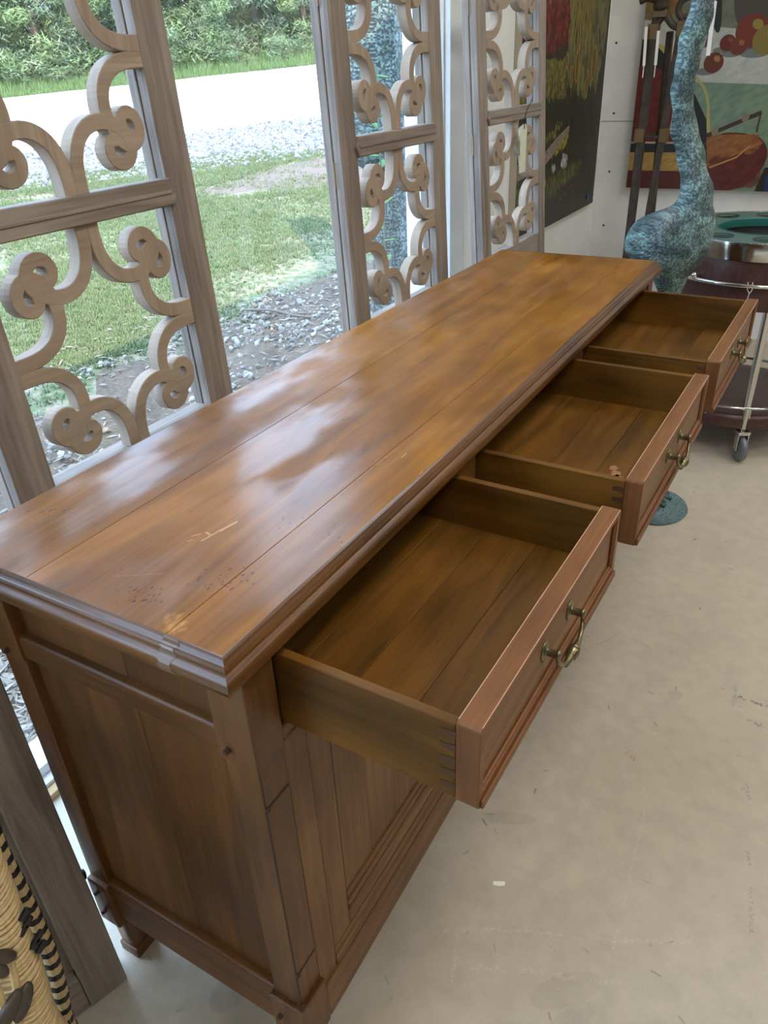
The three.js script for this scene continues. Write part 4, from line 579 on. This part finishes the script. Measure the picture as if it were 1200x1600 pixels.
// ================================================================== CRANE STATUE
{
  const t = thing('crane_statue', 'verdigris bronze crane statue standing beyond the sideboard', 'statue', [2.29, 0, 0.56]);
  const N = 128, half = N / 2, BOX = 0.62, C = [0, 1.3, -0.06];
  const J = (u, v, dx = 0) => { const p = hit(u, v, 0, 2.29 + dx); return [p.x - 2.29, p.y, p.z - 0.56]; };
  const chain = (pts) => pts.slice(1).map((q, i) => [pts[i][0], pts[i][1], q[0], q[1]]);
  const bones = [
    ...chain([[J(990, 386), 0.022], [J(1008, 376), 0.062], [J(1034, 378), 0.098], [J(1062, 376), 0.096], [J(1080, 346), 0.066], [J(1089, 300), 0.044], [J(1079, 242), 0.037], [J(1068, 200), 0.034], [J(1066, 140), 0.0295], [J(1074, 100), 0.0295], [J(1082, 62), 0.033], [J(1095, 25), 0.029], [J(1101, -15), 0.026], [J(1100, -50), 0.027], [J(1085, -72), 0.036], [J(1060, -74), 0.03]]),
    ...chain([[J(1060, -74), 0.02], [J(1000, -62), 0.006]]), ...chain([[J(1050, 395), 0.088], [J(1048, 430), 0.05], [J(1046, 470), 0.03]]),
    ...chain([[J(992, 372, -0.07), 0.02], [J(1040, 358, -0.075), 0.048], [J(1072, 362, -0.05), 0.04]]), ...chain([[J(992, 372, 0.07), 0.02], [J(1040, 358, 0.075), 0.048], [J(1072, 362, 0.05), 0.04]])];
  const sd = (p, [a, ra, b, rb]) => { const bx_ = b[0] - a[0], by = b[1] - a[1], bz = b[2] - a[2], px = p[0] - a[0], py = p[1] - a[1], pz = p[2] - a[2], h = clamp((px * bx_ + py * by + pz * bz) / (bx_ * bx_ + by * by + bz * bz)); return Math.hypot(px - bx_ * h, py - by * h, pz - bz * h) - mix(ra, rb, h); };
  const mc = new MarchingCubes(N, new THREE.MeshStandardMaterial(), false, false, 400000); mc.isolation = 0;
  for (let k = 0; k < N; k++) for (let j = 0; j < N; j++) for (let i = 0; i < N; i++) {
    const p = [C[0] + (i - half) / half * BOX, C[1] + (j - half) / half * BOX, C[2] + (k - half) / half * BOX]; let s = 0; for (const b of bones) { const d = sd(p, b); if (d < 0.2) s += Math.exp(-d * 80); }
    const d = s > 0 ? -Math.log(s) / 80 + 0.003 : 0.2; mc.field[i + j * N + k * N * N] = -d - 0.0012 * (fbm(p[1] * 34 + p[0] * 9, p[2] * 34 + p[0] * 9, 4, 2) - 0.5) * 2;
  }
  mc.update();
  const n = mc.count, pos = new Float32Array(n * 3), nor = new Float32Array(n * 3), col = new Float32Array(n * 3), uv = new Float32Array(n * 2);
  for (let i = 0; i < n; i++) {
    const x = C[0] + mc.positionArray[i * 3] * BOX, y = C[1] + mc.positionArray[i * 3 + 1] * BOX, z = C[2] + mc.positionArray[i * 3 + 2] * BOX; pos.set([x, y, z], i * 3); const l = Math.hypot(mc.normalArray[i * 3], mc.normalArray[i * 3 + 1], mc.normalArray[i * 3 + 2]) || 1; for (let q = 0; q < 3; q++) nor[i * 3 + q] = mc.normalArray[i * 3 + q] / l;
    const m = smooth(0.38, 0.66, fbm(z * 26 + x * 8 + 4, y * 30 + x * 8, 14, 4)), f = fbm(z * 90 + x * 30, y * 110, 3, 2), gr = smooth(0.5, 0.7, fbm(z * 12 + 9, y * 9, 44, 3)); const k = 0.7 + f * 0.6;
    col.set([mix(mix(0.14, 0.40, m), 0.32, gr * 0.7) * k, mix(mix(0.19, 0.53, m), 0.33, gr * 0.7) * k, mix(mix(0.18, 0.51, m), 0.34, gr * 0.7) * k], i * 3); uv.set([z + x, y], i * 2);
  }
  const g = new THREE.BufferGeometry(); g.setAttribute('position', new THREE.BufferAttribute(pos, 3)); g.setAttribute('normal', new THREE.BufferAttribute(nor, 3)); g.setAttribute('color', new THREE.BufferAttribute(col, 3)); g.setAttribute('uv', new THREE.BufferAttribute(uv, 2));
  // feather scales as relief, patina speckle as colour
  const sc = texOf(pixels(512, 512, (i, j) => { const row = Math.floor(j / 32), x = ((i + (row % 2) * 16) % 32 - 16) / 16, y = (j % 32) / 32, d = Math.hypot(x, y * 1.15), v = 255 * clamp(1 - Math.abs(d - 0.85) * 3.2) * 0.6 + 90 * vnoise(i / 5, j / 5, 3); return [v, v, v]; }), { srgb: false, sx: 6.5, sy: 4.5 });
  const speck = texOf(pixels(512, 512, (i, j) => { const v = 150 + 105 * smooth(0.3, 0.72, fbm(i / 7, j / 7, 41, 4)); return [v * 0.93, v, v]; }), { sx: 3, sy: 3 });
  M.patina = new THREE.MeshStandardMaterial({ name: 'verdigris patina', vertexColors: true, map: speck, bumpMap: sc, bumpScale: 0.004, roughness: 0.65, metalness: 0.15 });
  obj('body', g, M.patina, t);
  M.patina2 = new THREE.MeshStandardMaterial({ name: 'blue-green patina', color: 0x9db4b6, map: speck, bumpMap: speck, bumpScale: 0.003, roughness: 0.65, metalness: 0.15 });
  for (const [x, zz] of [[-0.035, -0.05], [0.03, -0.04]]) obj('leg', [rod([x * 0.6, 0.86, -0.05], [x, 0.44, -0.03], 0.022, 0.013, 10), rod([x, 0.44, -0.03], [x, 0.03, zz + 0.03], 0.014, 0.012, 10), (() => { const s = new THREE.SphereGeometry(0.019, 10, 8); s.translate(x, 0.44, -0.03); return s; })()], M.patina2, t);
  // rock-like oval base with a raised foot
  const b = lathe([[0.0005, 0.055], [0.03, 0.052], [0.06, 0.042], [0.1, 0.034], [0.125, 0.022], [0.136, 0.008], [0.132, 0.0], [0.0005, 0]], 30); const bp = b.attributes.position; for (let i = 0; i < bp.count; i++) { const x = bp.getX(i), y = bp.getY(i), z = bp.getZ(i), k = 1 + 0.12 * (fbm(Math.atan2(z, x) * 1.2 + 5, 2, 3, 2) - 0.5) * 2; bp.setXYZ(i, x * k, y > 0.004 ? y + 0.012 * (fbm(x * 25, z * 25, 3, 2) - 0.5) : y, z * k); } b.computeVertexNormals();
  obj('base', b, M.patina2, t);
  for (const [x, zz] of [[-0.035, -0.02], [0.03, -0.01]]) obj('toes', [-0.7, 0, 0.7].map((a) => rod([x, 0.055, zz], [x + Math.sin(a) * 0.06 - 0.01, 0.045, zz + Math.cos(a) * 0.08], 0.013, 0.007, 8)), M.patina2, t);
}

// ================================================================== IRON STAND
{
  const x = 3.5, t = thing('iron_stand', 'tall rusty iron tripod stand with scrolled arms before the still life', 'stand');
  M.rust = new THREE.MeshStandardMaterial({ name: 'rusty iron', map: texOf(pixels(256, 256, (i, j) => { const a = fbm(i / 18, j / 18, 5, 4), b = hash2(i, j, 2); return [44 + a * 42 + b * 8, 38 + a * 30 + b * 6, 32 + a * 22 + b * 6]; }), { sx: 3, sy: 3 }), roughness: 0.6, metalness: 0.35 });
  M.rustGold = new THREE.MeshStandardMaterial({ name: 'gilded collar', color: 0x6b5230, roughness: 0.5, metalness: 0.5 });
  const p1 = [hit(986, 345, 0, x), hit(1022, 50, 0, x)], p2 = [hit(1014, 330, 0, x), hit(1063, 50, 0, x)];
  const down = (p) => { const k = p[0].y / (p[1].y - p[0].y); return new THREE.Vector3(x, 0, p[0].z - (p[1].z - p[0].z) * k); };
  const hub = hit(1034, 8, 0, x); const leg = (a, b, w) => obj('leg', bar(a.toArray(), b.toArray(), w, w), M.rust, t);
  leg(down(p1), p1[1], 0.036); leg(down(p2), p2[1], 0.028);
  const f3 = new THREE.Vector3(x + 0.28, 0, (p1[1].z + p2[1].z) / 2), t3 = new THREE.Vector3(x + 0.06, p1[1].y, (p1[1].z + p2[1].z) / 2); leg(f3, t3, 0.028);
  for (const [p, u, v, s] of [[p1, 1000, 212, 0.046], [p2, 1037, 212, 0.038], [p1, 1021, 50, 0.046], [p2, 1064, 45, 0.034]]) { const c = hit(u, v, 0, x); obj('collar', bx(c.x - s / 2, c.x + s / 2, c.y - 0.03, c.y + 0.03, c.z - s / 2, c.z + s / 2, 'y', 0.004), M.rustGold, t); }
  obj('cross_tie', [bar([x, 1.215, hit(1000, 212, 0, x).z], [x, 1.215, hit(1037, 212, 0, x).z], 0.016, 0.012), bar([x, 1.215, 0.1], [x + 0.13, 1.215, 0.11], 0.016, 0.012)], M.rust, t);
  const arc = (pts, r) => obj('scroll_arm', tube(pts.map(([u, v, dx]) => hit(u, v, 0, x + (dx ?? 0))), r, 30, 8), M.rust, t);
  arc([[1020, 45], [1024, 32], [1028, 15], [1026, 2], [1012, -3], [1000, 2]], 0.014); arc([[1063, 45], [1050, 38], [1042, 24], [1040, 8]], 0.014); arc([[1066, 30], [1060, 18], [1064, 4], [1078, -5], [1092, -2]], 0.013); arc([[1024, 40], [1032, 30], [1036, 12]], 0.014); arc([[1066, 30], [1072, 36], [1076, 28], [1068, 26]], 0.012);
  obj('hub', (() => { const g = lathe([[0.001, -0.03], [0.03, -0.03], [0.036, -0.01], [0.028, 0.0], [0.045, 0.02], [0.06, 0.05], [0.07, 0.09], [0.06, 0.09], [0.001, 0.07]], 20); g.translate(hub.x, hub.y + 0.01, hub.z); return g; })(), M.rust, t);
  obj('hub_collar', bx(hub.x - 0.022, hub.x + 0.022, hub.y - 0.045, hub.y - 0.015, hub.z - 0.03, hub.z + 0.03, 'y', 0.004), M.rustGold, t);
  // paper slips tied to it
  for (const [pts, lab] of [[[[1010, 42], [1006, 103]], 'white paper slip hanging on the window side of the iron leg'], [[[1029, 48], [1024, 102]], 'white paper slip hanging on the far side of the iron leg'], [[[1117, 2], [1106, 87]], 'long folded white paper slip hanging beside the crane neck']]) {
    const xx = lab.startsWith('long') ? 2.9 : 3.46, a = hit(...pts[0], 0, xx), b = hit(...pts[1], 0, xx), o = thing('paper_slip', lab, 'paper slip');
    obj('slip', bar(b.toArray(), a.toArray(), 0.002, lab.startsWith('long') ? 0.014 : 0.012), M.paper, o);
    if (lab.startsWith('long')) obj('string', rod(a.toArray(), [a.x, 2.0, a.z + 0.02], 0.0012, 0.0012, 5), M.paper, o);
    else obj('string', rod(b.toArray(), [b.x, b.y - 0.045, b.z], 0.0022, 0.0022, 6), M.paper, o);
  }
}

// ================================================================== BAR CART
{
  const t = thing('bar_cart', 'round chrome and dark wood bar cart with a green cup-holder top', 'cart', [3.19, 0, 0.70]);
  const lea = texOf(pixels(512, 512, (i, j) => { const a = fbm(i / 6, j / 60, 5, 3), b = hash2(i, j, 4), k = 0.75 + a * 0.4 + b * 0.12; return [76 * k, 48 * k, 44 * k]; }), { sx: 2, sy: 2 });
  M.cartWood = new THREE.MeshPhysicalMaterial({ name: 'dark mahogany veneer', map: lea, roughness: 0.35 });
  M.green = new THREE.MeshStandardMaterial({ name: 'grey-green enamel', color: 0x56716a, roughness: 0.35 });
  M.black = new THREE.MeshStandardMaterial({ name: 'black lining', color: 0x15161a, roughness: 0.35 });
  const ring = (r0, r1, y0, y1, n = 48) => lathe([[r0, y0], [r1, y0], [r1, y1], [r0, y1], [r0, y0]], n);
  // top plate with holes
  const sh = new THREE.Shape(); sh.absarc(0, 0, 0.362, 0, Math.PI * 2, false); const hole = (cx, cy, r) => { const h = new THREE.Path(); h.absarc(cx, cy, r, 0, Math.PI * 2, true); sh.holes.push(h); };
  hole(0, 0, 0.19); const cups = []; for (let k = 0; k < 10; k++) { const a = k / 10 * 6.2832 + 0.1; cups.push([Math.cos(a) * 0.277, Math.sin(a) * 0.277]); hole(...cups[k], 0.047); }
  const tg = new THREE.ExtrudeGeometry(sh, { depth: 0.012, bevelEnabled: true, bevelSize: 0.003, bevelThickness: 0.003, bevelSegments: 2, curveSegments: 32 }); tg.rotateX(-Math.PI / 2); tg.translate(0, 0.892, 0); obj('top_plate', tg, M.green, t);
  obj('well', lathe([[0.1885, 0.888], [0.182, 0.74], [0.001, 0.735]], 40), new THREE.MeshStandardMaterial({ name: 'black well', color: 0x0b0c0d, roughness: 0.5, side: THREE.DoubleSide }), t);
  obj('well_rim', lathe([[0.192, 0.909], [0.1885, 0.910], [0.186, 0.906], [0.185, 0.876], [0.189, 0.876], [0.192, 0.909]], 48), new THREE.MeshStandardMaterial({ name: 'teal rim', color: 0x2b6a62, roughness: 0.35 }), t);
  const cup = lathe([[0.0475, 0], [0.0485, 0.004], [0.046, 0.003], [0.044, -0.06], [0.001, -0.06]], 20), cupM = new THREE.MeshStandardMaterial({ name: 'steel cup liner', color: 0x4a3f44, roughness: 0.25, metalness: 0.8, side: THREE.DoubleSide });
  for (const [a, b] of cups) { const m = obj('cup_holder', cup, cupM, t); m.position.set(a, 0.905, -b); }
  obj('chrome_band', ring(0.364, 0.372, 0.842, 0.908, 64), M.chrome, t);
  obj('drum', lathe([[0.30, 0.90], [0.358, 0.90], [0.358, 0.842], [0.362, 0.84], [0.372, 0.76], [0.372, 0.655], [0.36, 0.65], [0.001, 0.65]], 64), M.cartWood, t);
  const hoop = (r, y, w) => { const g = new THREE.TorusGeometry(r, w, 10, 72); g.rotateX(Math.PI / 2); g.translate(0, y, 0); return g; };
  obj('rail_hoop', hoop(0.398, 0.758, 0.0085), M.chrome, t);
  for (let k = 0; k < 6; k++) { const a = k / 6 * 6.2832 + 2.62, c = Math.cos(a), s = Math.sin(a); obj('rail_bracket', [rod([c * 0.36, 0.77, s * 0.36], [c * 0.402, 0.77, s * 0.402], 0.009, 0.011, 10), (() => { const q = new THREE.SphereGeometry(0.013, 12, 8); q.translate(c * 0.402, 0.772, s * 0.402); return q; })()], M.chrome, t); }
  // lower shelf with gallery rail
  obj('shelf', lathe([[0.001, 0.205], [0.325, 0.205], [0.335, 0.2], [0.345, 0.18], [0.345, 0.15], [0.338, 0.14], [0.001, 0.14]], 64), M.cartWood, t);
  obj('gallery_rail', hoop(0.335, 0.236, 0.006), M.chrome, t);
  const legs = [2.86, 4.42, 5.99, 1.28];
  for (const a of legs) {
    const c = Math.cos(a), s = Math.sin(a);
    obj('leg', [rod([c * 0.322, 0.2, s * 0.322], [c * 0.322, 0.665, s * 0.322], 0.0165, 0.0165, 16), rod([c * 0.335, 0.14, s * 0.335], [c * 0.335, 0.24, s * 0.335], 0.012, 0.012, 10)], M.chrome, t);
    const cas = new THREE.Group(); cas.name = 'caster'; t.add(cas); cas.position.set(c * 0.345, 0, s * 0.345); cas.rotation.y = 0.55;
    const wh = lathe([[0.001, -0.014], [0.045, -0.014], [0.056, -0.009], [0.0575, 0], [0.056, 0.009], [0.045, 0.014], [0.001, 0.014]], 28); wh.rotateX(Math.PI / 2); wh.translate(0, 0.0577, 0); obj('wheel', wh, new THREE.MeshStandardMaterial({ name: 'grey rubber wheel', color: 0x7a7e80, roughness: 0.3, metalness: 0.3 }), cas);
    obj('fork', [bx(-0.02, 0.02, 0.122, 0.139, -0.026, 0.026, 'x', 0.004), bx(-0.016, 0.016, 0.05, 0.125, -0.024, -0.018, 'y', 0.003), bx(-0.016, 0.016, 0.05, 0.125, 0.018, 0.024, 'y', 0.003)], M.chrome, cas);
  }
  for (let k = 0; k < 12; k++) { const a = k / 12 * 6.2832 + 0.2, c = Math.cos(a) * 0.335, s = Math.sin(a) * 0.335; obj('gallery_post', rod([c, 0.19, s], [c, 0.236, s], 0.004, 0.004, 8), M.chrome, t); }
  // string loop on the hoop
  const l = hit(1174, 430, 1, 0.75), lo = thing('string_loop', 'thin white string loop tied to the cart rail', 'string', [0, 0, 0]);
  const L0 = hit(1169, 441, 0, 2.79), L1 = hit(1176, 441, 0, 2.79), Lb = hit(1171, 458, 0, 2.79), Le = hit(1165, 474, 0, 2.79); obj('string', [tube([L0, L0.clone().lerp(Lb, 0.6).add(new THREE.Vector3(0, 0, -0.006)), Lb, L1.clone().lerp(Lb, 0.6).add(new THREE.Vector3(0, 0, 0.006)), L1], 0.0016, 24, 5), tube([Lb, Le], 0.0016, 4, 5)], M.paper, lo);
}
// low dark red bench by the far wall
{
  const t = thing('low_bench', 'low dark red bench against the far wall corner', 'bench', [4.32, 0, -0.18]), m = new THREE.MeshStandardMaterial({ name: 'dark red stain', map: woodFront, color: 0x8a4030, roughness: 0.5 });
  obj('seat', bx(-0.2, 0.2, 0.40, 0.44, -0.22, 0.18, 'z', 0.005), m, t); for (const [x, z] of [[-0.16, -0.18], [0.16, -0.18], [-0.16, 0.14], [0.16, 0.14]]) obj('leg', bx(x - 0.02, x + 0.02, 0, 0.3995, z - 0.02, z + 0.02, 'y', 0.003), m, t);
}
// paper scrap on the floor
{ const p = hit(780, 1381, 1, 0), s = new THREE.Shape([[-0.004, -0.012], [0.005, -0.013], [0.006, 0.012], [-0.002, 0.014], [-0.006, 0.0]].map((v) => new THREE.Vector2(...v))), g = new THREE.ExtrudeGeometry(s, { depth: 0.001, bevelEnabled: false }); g.rotateX(-Math.PI / 2); g.rotateY(0.5); const m = obj('paper_scrap', g, M.paper); m.position.copy(p); tag(m, 'tiny white paper scrap on the beige floor', 'paper scrap'); }

// ================================================================== RATTAN CHAIR (its arm shows)
{
  seed = 303;
  const t = thing('rattan_chair', 'woven straw-coloured rattan chair with black stitched edging', 'chair');
  const straw = texOf(pixels(512, 256, (i, j) => { const a = fbm(i / 90, j / 3, 4, 3), b = fbm(i / 30, j / 30, 9, 3), k = 0.72 + a * 0.4 + b * 0.18; return [204 * k, 178 * k, 130 * k]; }), { sx: 6, sy: 2 });
  M.straw = new THREE.MeshStandardMaterial({ name: 'rattan strands', map: straw, roughness: 0.55 });
  M.black_ = new THREE.MeshStandardMaterial({ name: 'black binding', color: 0x1c1e22, roughness: 0.5 });
  M.hide = new THREE.MeshStandardMaterial({ name: 'grey-brown hide knot', color: 0x4b423c, roughness: 0.5 });
  const Z = 0.2;
  // rolled arm: a spine of points, wrapped with strands; from above the frame down to the floor
  const spine = [[-95, 1262], [-38, 1368], [2, 1466], [32, 1545], [50, 1600]].map(([u, v]) => hit(u, v, 2, Z)); const last = spine[4]; spine.push(last.clone().add(new THREE.Vector3(0.01, -0.16, 0.01)), new THREE.Vector3(last.x + 0.01, 0.04, last.z + 0.02));
  const cur = new THREE.CatmullRomCurve3(spine); const R = 0.034;
  obj('roll_core', new THREE.TubeGeometry(cur, 40, R - 0.004, 16), M.straw, t);
  const NW = 92; for (let k = 0; k < NW; k++) { const f = (k + 0.5) / NW, p = cur.getPointAt(f), d = cur.getTangentAt(f); const tor = new THREE.TorusGeometry(R - 0.0015 + rr(-0.0008, 0.0012), 0.0042, 6, 22); const tilt = new THREE.Quaternion().setFromEuler(new THREE.Euler(rr(-0.1, 0.1) + 0.18, rr(-0.12, 0.12), 0)); tor.applyQuaternion(tilt); tor.applyQuaternion(new THREE.Quaternion().setFromUnitVectors(new THREE.Vector3(0, 0, 1), d)); tor.translate(p.x, p.y, p.z); obj('strand_wrap', tor, M.straw, t); }
  // edge binding with alternate black stitches
  const edge = [[-18, 1288], [3, 1338], [28, 1385], [55, 1440], [77, 1490], [93, 1545], [106, 1600]].map(([u, v]) => hit(u, v, 2, Z - 0.035)); const le = edge[6]; edge.push(le.clone().add(new THREE.Vector3(0.012, -0.12, 0.01)), new THREE.Vector3(le.x + 0.02, 0.014, le.z + 0.02)); const ec = new THREE.CatmullRomCurve3(edge);
  obj('edge_binding', new THREE.TubeGeometry(ec, 60, 0.0125, 8), M.straw, t);
  const NB = 24; for (let k = 0; k < NB; k++) { const f = (k + 0.5) / NB, p = ec.getPointAt(f), d = ec.getTangentAt(f), c = new THREE.CylinderGeometry(0.0132, 0.0132, ec.getLength() / NB * 0.4, 9); c.applyQuaternion(new THREE.Quaternion().setFromUnitVectors(new THREE.Vector3(0, 1, 0), d)); c.translate(p.x, p.y, p.z); obj('black_stitch', c, M.black_, t); }
  // black woven accents on the roll
  for (const [u, v] of [[40, 1430], [44, 1442], [38, 1454], [62, 1464], [56, 1474], [66, 1480]]) { const p = hit(u, v, 2, Z + 0.034), q = bx(-0.009, 0.009, -0.0045, 0.0045, -0.006, 0.0015, 'x', 0.002); q.rotateZ(0.55); const m = obj('black_strand', q, M.black_, t); m.position.copy(p); }
  // open lattice of canes with hide knots on the inner side
  const cane = (a, b, r) => obj('cane', rod(hit(...a, 2, Z + 0.03).toArray(), hit(...b, 2, Z + 0.03).toArray(), r, r, 8), M.straw, t);
  cane([14, 1490], [32, 1570], 0.006); cane([32, 1570], [22, 1640], 0.006); cane([-20, 1500], [8, 1580], 0.006); cane([8, 1580], [14, 1650], 0.006); cane([-10, 1610], [40, 1560], 0.006); cane([-30, 1600], [30, 1660], 0.007);
  for (const [u, v, a, s] of [[6, 1495, 0.6, 1.0], [36, 1566, -0.6, 1.35], [14, 1580, -0.9, 1.35], [0, 1515, 0.2, 0.9]]) { const k = new THREE.SphereGeometry(1, 14, 10); k.scale(0.010 * s, 0.022 * s, 0.009); k.rotateZ(a); const p = hit(u, v, 2, Z + 0.038); k.translate(p.x, p.y, p.z); obj('hide_knot', k, M.hide, t); }
  // rest of the chair beyond the frame: other side, seat and feet
  const sx = spine[6].x - 0.62; const back = new THREE.CatmullRomCurve3([new THREE.Vector3(sx, 0.052, Z), new THREE.Vector3(sx, 0.4, Z), new THREE.Vector3(sx + 0.05, 0.75, Z), new THREE.Vector3(sx + 0.3, 0.9, Z - 0.01), spine[0]]);
  obj('roll_core', new THREE.TubeGeometry(back, 40, R, 14), M.straw, t);
  obj('seat', bx(sx + 0.05, spine[5].x - 0.06, 0.36, 0.40, Z - 0.0, Z + 0.5, 'x', 0.015), M.straw, t);
  for (const [x, z] of [[sx + 0.09, Z + 0.45], [spine[5].x - 0.1, Z + 0.45]]) obj('leg', rod([x, 0, z], [x, 0.36, z], 0.022, 0.022, 10), M.straw, t);
}

scene.traverse((o) => { if (o.isMesh) { o.castShadow = true; o.receiveShadow = true; } });
renderer.render(scene, camera);
